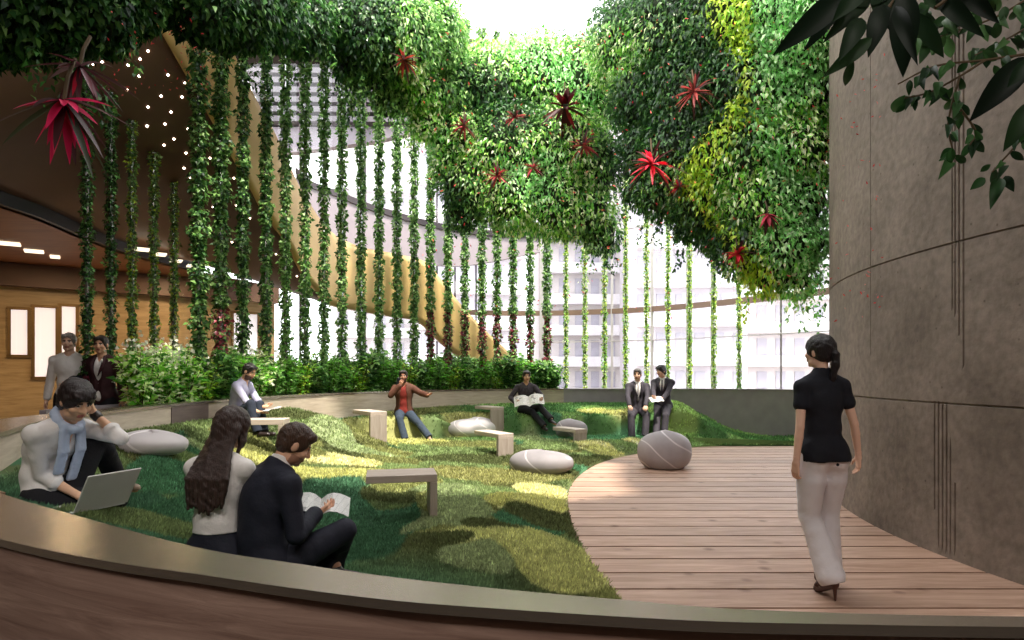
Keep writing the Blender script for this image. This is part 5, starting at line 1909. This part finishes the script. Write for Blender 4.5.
sc_ = link('scarf', mesh_np('scarf', V, F, smooth=True), cloth('pale_blue_scarf', (176, 190, 214), .85, .06, 16, .3), laptop_man)
S = Sdf(); d_ = unit(h.wr[0] - h.el[0]); S.cap(h.wr[0] - d_ * .035, h.wr[0] - d_ * .015, .033 * k, .033 * k, .004); V, F = S.mesh(.005)
link('watch', mesh_np('watch', V, F, smooth=True), K['shoe_dark'], laptop_man)

# 3. seated woman with long hair ---------------------------------------------
base = ground_at(217, 560, height); base[2] -= .01
yaw = -.08
L = At(base, yaw); Y0 = base[1]
def gz(L, x, y):      # ground height in a person's own frame
    p = rotm((0, 0, 1), L.y) @ np.array([x, y, 0]) + L.b
    return float(height(p[0:1], p[1:2])[0]) - L.b[2]
h = Human(1.56, True, pelvis=(0, 0, .06), lean=(-.02, .06, .16), side=.0, twist=-.05, head=(-.48, .34, .06),
          hands=((-.10, .40, .20), (.13, .36, .12)), poles=((-.7, -.6, -.4), (.75, -.7, -.3)),
          feet=((-.10, .66, gz(L, -.1, .66) + .08), (.10, .68, gz(L, .1, .68) + .08)), knees=((-.2, .3, 1), (.25, .3, 1)), curl=(.7, .7))
build_person(h, base, yaw, 'woman with long brown hair and white tee sitting on the turf, seen from behind', (228, 190, 166), 'long', (58, 42, 38),
             shirt=dict(m=K['white'], g=.012, sleeve=.58, hem=.115, neck=.03, flare=.012, scoop=True), trousers=dict(m=K['navy'], g=.012, waist=.155), shoes=dict(m=K['shoe_dark']), res=.008)

# 4. man in the dark suit ----------------------------------------------------
base = ground_at(266, 573, height); base[2] -= .01
yaw = -.62
L = At(base, yaw); Y0 = base[1]
h = Human(1.55, False, pelvis=(0, 0, .07), lean=(-.16, .14, .36), side=0, twist=-.12, head=(-.50, .55, .05),
          hands=(L(308, 509, Y0 + .30), L(315, 514, Y0 + .10)), poles=((-.5, -.6, -.7), (.5, -.7, -.8)),
          feet=((.10, .36, gz(L, .1, .36) + .09), (-.02, .44, gz(L, -.02, .44) + .09)), knees=((-.8, .6, .2), (.35, .6, .35)), toes=((1, .3, 0), (-1, .3, 0)),
          hand_dirs=[((.3, 1, .0), (.3, 0, 1)), ((-.1, 1, .15), (-.3, 0, 1))], curl=(.8, .8))
suit_man = build_person(h, base, yaw, 'man in dark navy suit sitting on the turf reading a magazine, seen from behind', (216, 168, 140), 'short', (66, 46, 36),
                        shirt=dict(m=K['white'], g=.010, collar=.085, neck=.088, slope=.12, sleeve=2.0, hem=-.02), jacket=dict(m=K['navy'], hem=-.16, g=.022), trousers=dict(m=K['navy'], g=.016), shoes=dict(m=K['shoe_dark']), res=.008, beard=(150, 110, 90))
mg = (W(308, 507, Y0 + .30) + W(318, 511, Y0 + .10)) / 2


def sheet(name, c, ux, uy, w, hgt, m, bend=.02, th=.003, n=10, fold=True):
    """open pages: two leaves that rise from the spine and curl down at the edges"""
    c, ux, uy = np.array(c, float), unit(np.array(ux, float)), unit(np.array(uy, float))
    uy = unit(uy - ux * uy.dot(ux)); uz = np.cross(ux, uy)
    V, F = [], []
    for s_ in (0, 1):
        for i in range(n + 1):
            t = -1 + 2 * i / n
            z = bend * (math.sin(PI * min(1, abs(t)) ** .8) * 1.2 + .35 * abs(t)) if fold else bend * (1 - t * t)
            for j in (-1, 1):
                V.append(c + ux * t * w / 2 + uy * j * hgt / 2 + uz * (z - s_ * th))
    m_ = 2 * (n + 1)
    for i in range(n):
        a = 2 * i
        F += [(a, a + 2, a + 3, a + 1), (m_ + a, m_ + a + 1, m_ + a + 3, m_ + a + 2), (a, m_ + a, m_ + a + 2, a + 2), (a + 1, a + 3, m_ + a + 3, m_ + a + 1)]
    F += [(0, 1, m_ + 1, m_), (2 * n, m_ + 2 * n, m_ + 2 * n + 1, 2 * n + 1)]
    me = mesh_np(name, np.array(V) - c, [tuple(f) for f in F])
    o = link(name, me, m); o.location = tuple(c)
    return o


def mat_print(name, base, ink, sx=60, sy=9):
    """printed page: grey columns of lines and a few blocks of colour"""
    m, nt, p, out = _new(name)
    N, Lk = nt.nodes, nt.links
    tc = N.new('ShaderNodeTexCoord'); br = N.new('ShaderNodeTexBrick')
    br.inputs['Color1'].default_value = (*base, 1); br.inputs['Color2'].default_value = (*[c * .9 for c in base], 1); br.inputs['Mortar'].default_value = (*ink, 1)
    br.inputs['Scale'].default_value = 22; br.inputs['Mortar Size'].default_value = .03; br.inputs['Row Height'].default_value = .22; br.inputs['Brick Width'].default_value = 1.6
    Lk.new(tc.outputs['Object'], br.inputs['Vector'])
    vo = N.new('ShaderNodeTexVoronoi'); vo.inputs['Scale'].default_value = 9; vo.distance = 'CHEBYCHEV'
    Lk.new(tc.outputs['Object'], vo.inputs['Vector'])
    cr = N.new('ShaderNodeValToRGB'); cr.color_ramp.elements[0].position = .22; cr.color_ramp.elements[1].position = .24
    cr.color_ramp.elements[0].color = (*ink, 1); cr.color_ramp.elements[1].color = (1, 1, 1, 1)
    Lk.new(vo.outputs['Distance'], cr.inputs[0])
    mx = N.new('ShaderNodeMix'); mx.data_type = 'RGBA'; mx.blend_type = 'MULTIPLY'; mx.inputs[0].default_value = .7
    Lk.new(br.outputs['Color'], mx.inputs[6]); Lk.new(cr.outputs[0], mx.inputs[7]); Lk.new(mx.outputs[2], p.inputs['Base Color'])
    set_in(p, 'Roughness', .5)
    return m


M['page'] = mat_print('magazine_page', srgb(222, 222, 220), srgb(110, 112, 116))
M['paper'] = mat('plain_paper', srgb(230, 226, 222), .7, 0, .03, 20)
o = sheet('magazine', mg + np.array([.03, .02, .0]), (.9, .2, -.06), (-.2, .9, .22), .32, .24, M['page'], .03)
tag(o, 'open magazine with grey pages held by the man in the navy suit', 'magazine')

# 5. man reading at the ledge -------------------------------------------------
Yq = 9.12
base = np.array([(238 - CX) / FOC * Yq, Yq, 0.0]); base[2] = float(height(base[0:1], base[1:2])[0]) - .01
yaw = -1.66
L = At(base, yaw); Y0 = 8.62
h = Human(1.64, False, pelvis=(0, 0, .075), lean=(-.05, .22, .34), head=(-.15, .45, 0),
          hands=(L(266, 411, 8.98), L(258, 413, 8.84)), poles=((-.5, -.5, -.6), (.6, -.6, -.5)),
          feet=((.16, .46, gz(L, .16, .46) + .085), (.30, .44, gz(L, .30, .44) + .085)), knees=((.2, .8, .7), (.4, .8, .6)),
          hand_dirs=[((.1, 1, .1), (.3, 0, 1)), ((-.1, 1, .05), (0, 0, -1))], curl=(.6, .4))
reader = build_person(h, base, yaw, 'dark-haired bearded man in pale lilac shirt reading papers at the left end table', (214, 168, 136), 'short', (30, 24, 24),
                      shirt=dict(m=K['lilac'], g=.016, sleeve=1.3, hem=-.05, collar=.03, flare=.008, vee=.10), trousers=dict(m=K['dark_jeans'], g=.015), shoes=dict(m=K['shoe_dark']), res=.011, beard=(84, 62, 52))
o = sheet('paper_sheets', L.b * 0 + W(270, 410, 8.90), (.9, .1, .22), (0, 1, .1), .28, .24, M['page'], .012)
tag(o, 'loose white papers held by the man in the lilac shirt', 'papers')

# 6. man in the rust shirt -----------------------------------------------------
Yr = 12.86
base = np.array([(404 - CX) / FOC * Yr, Yr, 0.0]); base[2] = float(height(base[0:1], base[1:2])[0])
yaw = PI + .06
L = At(base, yaw)
h = Human(1.74, False, pelvis=(0, 0, .10), lean=(.0, .02, .04), head=(.0, .0, .05),
          hands=(L(429, 396, 12.42), L(399.5, 386, 12.60)), poles=((-.6, -.2, -1), (.9, .1, -1)),
          feet=(L(430, 438, 12.3), L(405, 438.5, 12.28)), knees=((-.4, 1, .6), (.15, 1, .6)), toes=((-.35, 1, 0), (0, 1, 0)),
          hand_dirs=[((-.6, .8, .1), (.3, .0, 1)), ((-.5, .1, 1), (-.2, -1, .2))], curl=(.4, 1.0))
for i, (px, py) in enumerate(((430, 440), (405, 441))):
    pass
build_person(h, base, yaw, 'man in rust red shirt and open brown jacket, one arm out, sitting in jeans', (150, 104, 80), 'short', (34, 26, 24),
             shirt=dict(m=K['rust'], g=.016, sleeve=1.0, hem=-.10, collar=.03, vee=.08), jacket=dict(m=K['brown_jk'], g=.030, hem=-.16, vee=.26, open=.085, lapel=False), trousers=dict(m=K['jeans'], g=.018), shoes=dict(m=K['shoe_tan']), res=.013, beard=(70, 46, 36))
S = Sdf()
ph = W(398.5, 381.5, 12.60)
mb = MB(); mb.box((0, 0, 0), (.075, .012, .15), Matrix.Rotation(.25, 3, 'Y'), .004)
o = mb.build('phone', mat('phone_shell', srgb(24, 24, 28), .3), loc=tuple(ph)); tag(o, 'dark phone held to the ear of the man in the rust red shirt', 'phone')

# 7. man with the newspaper ------------------------------------------------------
Yn = 13.72
base = np.array([(526 - CX) / FOC * Yn, Yn, 0.0]); base[2] = float(height(base[0:1], base[1:2])[0])
yaw = PI + .12
L = At(base, yaw)
h = Human(1.74, False, pelvis=(0, 0, .10), lean=(-.05, .06, .08), head=(.05, .15, 0),
          hands=(L(542, 400.5, 13.35), L(516, 403.0, 13.40)), poles=((-1, -.3, -.6), (1, -.3, -.6)),
          feet=(L(551, 419, 13.08), L(544, 426, 13.12)), knees=((-.3, 1, .9), (-.2, 1, .5)), toes=((-.5, 1, -.3), (-.2, 1, -.1)),
          hand_dirs=[((.3, 1, .2), (.6, 0, .6)), ((-.3, 1, .2), (-.6, 0, .6))], curl=(.9, .9))
build_person(h, base, yaw, 'man in dark checked shirt reading a newspaper with his legs crossed', (196, 152, 122), 'short', (44, 34, 32),
             shirt=dict(m=K['check'], g=.016, sleeve=1.9, hem=-.06, collar=.03, vee=.06), trousers=dict(m=K['black_trs'], g=.016), shoes=dict(m=K['shoe_dark']), res=.013)
M['news'] = mat_print('newspaper_print', srgb(236, 232, 224), srgb(150, 146, 140))
o = sheet('newspaper', W(529, 401.5, 13.33), (1, 0, .10), (0, .75, .65), .62, .30, M['news'], .05)
tag(o, 'open newspaper held by the man in the dark checked shirt', 'newspaper')

# 8, 9. the two men in suits ------------------------------------------------------
Ys = 13.55
base = np.array([(637.5 - CX) / FOC * Ys, Ys, 0.0]); base[2] = float(height(base[0:1], base[1:2])[0])
yaw = PI - .08
L = At(base, yaw)
h = Human(1.80, False, pelvis=(0, 0, .10), lean=(.02, .06, .08), head=(-.25, .06, 0),
          hands=(L(645.5, 410, 13.05), L(629.5, 412, 13.02)), poles=((-1, -.4, .2), (1, -.4, .2)),
          feet=(L(645, 435.5, 12.98), L(632, 436.5, 12.95)), knees=((-.2, 1, .6), (.3, 1, .6)),
          hand_dirs=[((.1, 1, -.5), (0, 0, -1)), ((-.1, 1, -.5), (0, 0, -1))], curl=(.6, .6))
build_person(h, base, yaw, 'grey-suited man with pale tie, hands on his knees, facing forward on the turf bank', (206, 164, 140), 'grey', (74, 68, 66),
             shirt=dict(m=K['white'], g=.010, collar=.045, neck=.06, slope=.3), tie=K['tie_grey'], jacket=dict(m=K['grey_suit'], hem=-.13, vee=.36, open=.03), trousers=dict(m=K['grey_suit'], g=.018), shoes=dict(m=K['shoe_dark']), res=.013)
base = np.array([(663 - CX) / FOC * Ys, Ys, 0.0]); base[2] = float(height(base[0:1], base[1:2])[0])
yaw = PI - .38
L = At(base, yaw)
h = Human(1.76, False, pelvis=(0, 0, .10), lean=(.02, .06, .10), head=(-.65, .12, .05),
          hands=(L(661, 402, 13.12), L(654, 400.5, 13.10)), poles=((-1, -.4, -.5), (1, -.4, -.5)),
          feet=(L(664, 436, 13.02), L(656, 437, 12.98)), knees=((-.1, 1, .6), (.1, 1, .6)),
          hand_dirs=[((.4, 1, .1), (.4, 0, .9)), ((-.2, 1, .1), (-.4, 0, .9))], curl=(.7, .7))
build_person(h, base, yaw, 'dark-haired man in charcoal suit turning to his neighbour with papers in his hands', (214, 170, 146), 'tousled', (28, 24, 26),
             shirt=dict(m=K['white'], g=.010, collar=.045, neck=.06, slope=.3), tie=K['tie_dark'], jacket=dict(m=K['grey_suit'], hem=-.13, vee=.34, open=.02), trousers=dict(m=K['grey_suit'], g=.018), shoes=dict(m=K['shoe_dark']), res=.013)
o = sheet('notepad', W(656.5, 399.5, 13.05), (1, .1, .1), (0, .7, .35), .26, .20, M['paper'], .01)
tag(o, 'small white notepad held by the dark-haired man in the charcoal suit', 'notepad')

# 10, 11. two men standing in the side room -------------------------------------------
for (px, Yp, Hh, yw, lab, sk, hr, rgb, kw, hands) in (
        (70, 9.0, 1.82, PI + .25, 'standing grey-haired man in white shirt carrying a black coat', (218, 176, 152), 'grey', (150, 142, 136),
         dict(shirt=dict(m=K['white'], g=.018, sleeve=1.9, hem=-.02, collar=.045, vee=.02), trousers=dict(m=K['black_trs'], g=.016)), ((-.10, .24, 1.12), (.30, -.02, .86))),
        (102.5, 9.0, 1.78, PI + .1, 'standing man in dark maroon jacket and white shirt, smiling', (206, 158, 128), 'short', (30, 22, 22),
         dict(shirt=dict(m=K['white'], g=.010, collar=.04, vee=.10), jacket=dict(m=K['maroon_jk'], hem=-.16, vee=.34, open=.05), trousers=dict(m=K['black_trs'], g=.016)), ((-.32, .08, .84), (.32, .06, .84)))):
    base = np.array([(px - CX) / FOC * Yp, Yp, .206])
    h = Human(Hh, False, pelvis=(0, 0, .93 * Hh / 1.75), lean=(.0, .02, .03), head=(.05, .05, 0), hands=hands, poles=((-.5, -1, -.2), (.5, -1, 0)),
              feet=((-.11, .06, .085), (.11, -.04, .085)), knees=((-.1, 1, 0), (.1, 1, 0)), curl=(.6, .6))
    pb = build_person(h, base, yw, lab, sk, hr, rgb, shoes=dict(m=K['shoe_dark']), res=.012, **kw)
    if px == 70:
        S = Sdf()
        for t in np.linspace(0, 1, 5):
            a = h.el[0] + (h.wr[0] - h.el[0]) * (.35 + .6 * t)
            S.cap(a + np.array([0, .02, .055]), a + np.array([0, .05, -.30 + .08 * math.sin(t * 9)]), .045, .055, .03)
            S.cap(a + np.array([0, .02, .055]), a + np.array([0, -.05, -.24]), .045, .05, .03)
        V, F = S.mesh(.014, (.006, .12)); 
        o = link('coat', mesh_np('coat', V, F, smooth=True), K['black']); o.location = tuple(base); o.rotation_euler = (0, 0, yw)
        tag(o, 'black coat draped over the forearm of the standing man in white', 'coat')
# ================================================================== benches, cushions, laptop
M['bench'] = mat_wood('bench_top_wood', srgb(172, 156, 145), srgb(198, 183, 172), .5, (1, 9, 9), 2.0, .06)
M['bench_leg'] = mat_wood('bench_leg_wood', srgb(150, 136, 126), srgb(178, 165, 154), .5, (9, 9, 1), 2.0, .06)


def bench(foot, rz, length, width, hgt, label, th=.06, sink=.06):
    """cantilevered slab on one slab leg; the leg stands at the origin, the top runs back along -x"""
    root = empty('bench', tuple(foot), rz)
    mb = MB(); mb.box((-length / 2 + th / 2, 0, hgt - th / 2), (length, width, th), None, .005); mb.build('seat', M['bench'], root)
    mb = MB(); mb.box((0, 0, (hgt - th - sink) / 2), (th, width, hgt - th + sink), None, .005); mb.build('leg', M['bench_leg'], root)
    tag(root, label, 'bench', 'slab benches on the turf')
    return root


def foot_at(px, py):
    return ground_at(px, py, height)


def foot_Y(px, Y):
    x = (px - CX) / FOC * Y
    return np.array([x, Y, float(height(np.array([x]), np.array([Y]))[0])])


bench(foot_at(432, 513), .20, .66, .42, .41, 'slab bench nearest the viewer, its thin leg at the right end', .07)
f = foot_Y(284, 8.42); bench(f, .10, .80, .34, CAMZ - 46.5 * f[1] / 640 - f[2], 'slab bench under the elbows of the man in the lilac shirt', .07)
f = foot_at(378, 440); bench(f, -.95, .80, .30, CAMZ - 39.5 * f[1] / 640 - f[2], 'slab bench left of the man in the rust red shirt', .07)
f = foot_Y(497, 13.2); f[2] = .30; bench(f, -1.0, .70, .30, CAMZ - 35.0 * f[1] / 640 - f[2], 'small far slab bench left of the newspaper reader')
f = foot_at(505, 456); bench(f, -1.0, .80, .29, CAMZ - 61.5 * f[1] / 640 - f[2], 'slab bench in front of the long pebble cushion near the middle', .07)
f = foot_at(580, 442); bench(f, -1.0, .72, .28, CAMZ - 57.0 * f[1] / 640 - f[2], 'slab bench in front of the small pebble cushion near the newspaper reader', .07)


def mat_stone(name, c1, c2):
    m, nt, p, out = _new(name)
    N, L = nt.nodes, nt.links
    tc = N.new('ShaderNodeTexCoord')
    nz = N.new('ShaderNodeTexNoise'); nz.inputs['Scale'].default_value = 2.2; nz.inputs['Detail'].default_value = 6
    L.new(tc.outputs['Object'], nz.inputs['Vector'])
    cr = N.new('ShaderNodeValToRGB'); cr.color_ramp.elements[0].position = .3; cr.color_ramp.elements[1].position = .7
    cr.color_ramp.elements[0].color = (*srgb(*c1), 1); cr.color_ramp.elements[1].color = (*srgb(*c2), 1)
    L.new(nz.outputs['Fac'], cr.inputs[0])
    mp = N.new('ShaderNodeMapping'); mp.inputs['Rotation'].default_value = (.4, .9, .5)
    L.new(tc.outputs['Object'], mp.inputs['Vector'])
    wv = N.new('ShaderNodeTexWave'); wv.inputs['Scale'].default_value = 1.1; wv.inputs['Distortion'].default_value = 3.0; wv.inputs['Detail'].default_value = 2; wv.inputs['Detail Scale'].default_value = .8
    L.new(mp.outputs[0], wv.inputs['Vector'])
    r2 = N.new('ShaderNodeValToRGB'); r2.color_ramp.elements[0].position = .982; r2.color_ramp.elements[1].position = .996
    r2.color_ramp.elements[0].color = (0, 0, 0, 1); r2.color_ramp.elements[1].color = (1, 1, 1, 1)
    L.new(wv.outputs['Fac'], r2.inputs[0])
    mx = N.new('ShaderNodeMix'); mx.data_type = 'RGBA'
    L.new(r2.outputs[0], mx.inputs[0]); L.new(cr.outputs[0], mx.inputs[6]); mx.inputs[7].default_value = (*srgb(*[min(255, v + 30) for v in c2]), 1)
    L.new(mx.outputs[2], p.inputs['Base Color']); set_in(p, 'Roughness', .75)
    return m


M['pebble'] = mat_stone('pebble_cloth_grey', (146, 139, 142), (174, 167, 170))
M['pebble_pale'] = mat_stone('pebble_cloth_pale', (188, 180, 182), (214, 207, 208))
M['pebble_dark'] = mat_stone('pebble_cloth_dark', (118, 113, 116), (142, 137, 140))


def pebble(px, py_bot, w_px, h_px, depth, label, seed, rz=0, Y=None, skew=0.0, m_='pebble'):
    g = foot_at(px, py_bot) if Y is None else foot_Y(px, Y)
    s = 640 / (g[1] + depth * .4)
    rx, rz_ = w_px / s / 2, h_px / s * .5 * 1.04
    n, m = 48, 28
    R = np.random.default_rng(seed); ph = R.uniform(0, 6, 4)
    V, F = [], []
    for i in range(m + 1):
        v = PI * i / m - PI / 2
        for j in range(n):
            a = 2 * PI * j / n
            e = .84
            cz, sz = math.cos(v), math.sin(v)
            cz = abs(cz) ** e; sz = math.copysign(abs(sz) ** e, sz)
            k = 1 + .05 * math.sin(2 * a + ph[0]) + .03 * math.sin(3 * a + ph[1])
            x = rx * cz * math.cos(a) * k; y = depth * .5 * cz * math.sin(a) * k
            z = rz_ * sz * (1 + .10 * math.cos(a + ph[2])) + skew * x * (sz > 0) * sz
            z = max(z, -rz_ * .82)
            V.append((x, y, z + rz_ * .82))
    for i in range(m):
        for j in range(n):
            F.append((i * n + j, i * n + (j + 1) % n, (i + 1) * n + (j + 1) % n, (i + 1) * n + j))
    o = link('pebble_cushion', mesh_np('pebble_cushion', np.array(V), F, smooth=True), M[m_])
    o.location = (g[0], g[1] + depth * .42, g[2] - .02); o.rotation_euler = (0, 0, rz)
    tag(o, label, 'cushion', 'pebble-shaped cushions')
    return o


pebble(138, 456, 62, 25, .55, 'large pale pebble cushion against the ledge, behind the laptop', 3, .1, None, -.12, 'pebble_pale')
pebble(470, 438, 52, 21, .8, 'long pebble cushion right of the man in the rust red shirt', 4, 0, None, 0, 'pebble_pale')
pebble(543.5, 475, 68, 24, .7, 'flat oval grey pebble cushion on the turf beside the deck edge', 5, 0, None, 0, 'pebble_dark')
pebble(572, 434, 32, 20, .5, 'small pebble cushion at the feet of the newspaper reader', 6, 0, 12.75)
pebble(670, 469, 52, 38, .72, 'tall rounded grey pebble cushion standing on the timber deck', 8, .2)

# ---- laptop ----------------------------------------------------------------
M['alu'] = mat('laptop_aluminium', srgb(222, 220, 218), .45, .05, .03, 12)
M['keys'] = mat('laptop_keys', srgb(46, 46, 50), .5)
M['screen'] = mat_emit('laptop_screen', (.62, .72, .86), .6)
c = ground_at(101, 514, height)
zz = c[2] + .012
rz = math.atan2(.95, .316)
root = empty('laptop', (c[0], c[1], zz + .012), rz)       # local x along the hinge, +y towards the user
mb = MB(); mb.box((0, .125, .008), (.32, .23, .016), None, .004); b_ = mb.build('base', M['alu'], root)
mb = MB()
for r in range(5):
    for q in range(12):
        mb.box((-.14 + q * .0255, .05 + r * .022, .0175), (.021, .018, .003))
mb.build('keyboard', M['keys'], b_)
mb = MB(); mb.box((0, .20, .0168), (.10, .065, .0015)); mb.build('trackpad', M['keys'], b_)
R = Matrix.Rotation(math.radians(28), 3, 'X')
mb = MB(); p = R @ Vector((0, 0, .112)); mb.box((p.x, p.y - .002, p.z + .012), (.32, .008, .225), R, .003); l_ = mb.build('lid', M['alu'], root)
mb = MB(); p = R @ Vector((0, .005, .112)); mb.box((p.x, p.y - .002, p.z + .012), (.30, .002, .198), R); mb.build('screen', M['screen'], l_)
tag(root, 'open silver laptop on the turf in front of the young man with the scarf', 'laptop')

# ---- apartment blocks across the street -----------------------------------------
M['bld'] = mat('pale_render', srgb(192, 187, 194), .8, 0, .05, .6)
M['bld2'] = mat('cream_render', srgb(200, 194, 194), .8, 0, .05, .6)
M['win'] = mat('window_glass_dark', srgb(162, 159, 170), .3, 0, .15, .8)
M['bal'] = mat('balcony_render', srgb(214, 211, 216), .8, 0, .05, 1)
BL = [(470, 52, 9, 34, 'bld', 'apartment block seen behind the ivy poles, left of the wide grey mullion', 6), (595, 60, 10.5, 40, 'bld2', 'pale apartment block behind the slender ivy poles left of the suited men', 7),
      (690, 48, 8.5, 36, 'bld', 'apartment tower with rows of balconies behind the right glass panes', 6), (790, 56, 9.5, 40, 'bld2', 'apartment tower at the right edge of the glass, next to the concrete wall', 6), (390, 64, 11, 36, 'bld2', 'apartment block seen under the gold ribbon', 6)]
for px, Y, w_, hh, mm, lab, nc in BL:
    x = (px - CX) / FOC * Y
    rz = -math.atan2(x, Y) * .6 + .12
    root = empty('apartment_building', (x, Y, -10), rz)
    mb = MB(); mb.box((0, 4, hh / 2), (w_, 8, hh), None, .05); mb.build('walls', M[mm], root)
    mb = MB(); mb.box((0, 4, hh + .2), (w_ + .3, 8.3, .5), None, .05); mb.build('roof', M['bal'], root)
    wm = None; bm_ = None
    fl = 2.9
    cnt = 0
    for r in range(int((hh - 2) / fl)):
        z = 1.8 + r * fl
        if z < 7 or cnt > 90: continue
        for q in range(nc):
            xx = -w_ / 2 + (q + .5) * w_ / nc
            if wm is None:
                mb = MB(); mb.box((0, 0, 0), (w_ / nc * .52, .12, 1.5)); ob = mb.build('window', M['win'], root); wm = ob.data
            else:
                ob = link('window', wm, None, root)
            ob.location = (xx, -.03, z + .3); cnt += 1
        if bm_ is None:
            mb = MB(); mb.box((0, -.4, 0), (w_ * .94, .9, .95), None, .03); ob = mb.build('balcony', M['bal'], root); bm_ = ob.data
        else:
            ob = link('balcony', bm_, None, root)
        ob.location = (0, 0, z - .95)
    tag(root, lab, 'building', 'apartment blocks outside the glass')
mb = MB(); mb.box((0, 60, -10.2), (160, 80, .4)); o = mb.build('street', M['floor']); struct(o)

# ---- fill lamps added over and behind the viewer to brighten the parapet ----------------------
for x in (-3.2, -.6, 2.0, 4.6):
    ld = bpy.data.lights.new('fill_lamp', 'AREA'); ld.energy = FILL; ld.size = .5; ld.color = (1, .93, .86); ld.shape = 'DISK'
    lo = bpy.data.objects.new('fill_lamp', ld); COL.objects.link(lo); lo.location = (x, -2.6, 7.9)
# ================================================================== daylight
wd = bpy.data.worlds.new('world'); SC.world = wd; wd.use_nodes = True
nt = wd.node_tree; bg = nt.nodes['Background']
tc = nt.nodes.new('ShaderNodeTexCoord'); sp = nt.nodes.new('ShaderNodeSeparateXYZ')
nt.links.new(tc.outputs['Generated'], sp.inputs[0])
cr = nt.nodes.new('ShaderNodeValToRGB')
cr.color_ramp.elements[0].position = .0; cr.color_ramp.elements[0].color = (.80, .79, .82, 1)
cr.color_ramp.elements[1].position = .6; cr.color_ramp.elements[1].color = (1, .985, .97, 1)
nt.links.new(sp.outputs['Z'], cr.inputs[0]); nt.links.new(cr.outputs[0], bg.inputs[0])
bg.inputs[1].default_value = WORLD

sd = bpy.data.lights.new('sun', 'SUN'); sd.energy = SUN; sd.angle = math.radians(2.5); sd.color = (1, .93, .80)
so = bpy.data.objects.new('sun', sd); COL.objects.link(so)
so.rotation_euler = Vector(SUN_DIR).to_track_quat('-Z', 'Y').to_euler()
# warm lamps of the side room, behind its flush panels
for k, (x, y) in enumerate(((-10.2, 11.5), (-9.6, 14.0), (-12.2, 11.2), (-8.4, 16.2))):
    ld = bpy.data.lights.new('room_lamp', 'AREA'); ld.energy = ROOM; ld.size = .6; ld.color = (1, .74, .42)
    lo = bpy.data.objects.new('room_lamp', ld); COL.objects.link(lo); lo.location = (x, y, 4.02)

vs = SC.view_settings
vs.view_transform = 'Standard'; vs.look = 'None'; vs.gamma = 1.0; vs.use_curve_mapping = False
vs.exposure = EXPO
cy = SC.cycles
cy.use_denoising = True
try:
    cy.denoiser = 'OPENIMAGEDENOISE'
except Exception:
    pass
cy.max_bounces = 7; cy.diffuse_bounces = 4; cy.glossy_bounces = 3; cy.transmission_bounces = 4; cy.transparent_max_bounces = 12
cy.sample_clamp_indirect = 6
cy.use_adaptive_sampling = True
cy.adaptive_threshold = .02
cy.caustics_reflective = False; cy.caustics_refractive = False
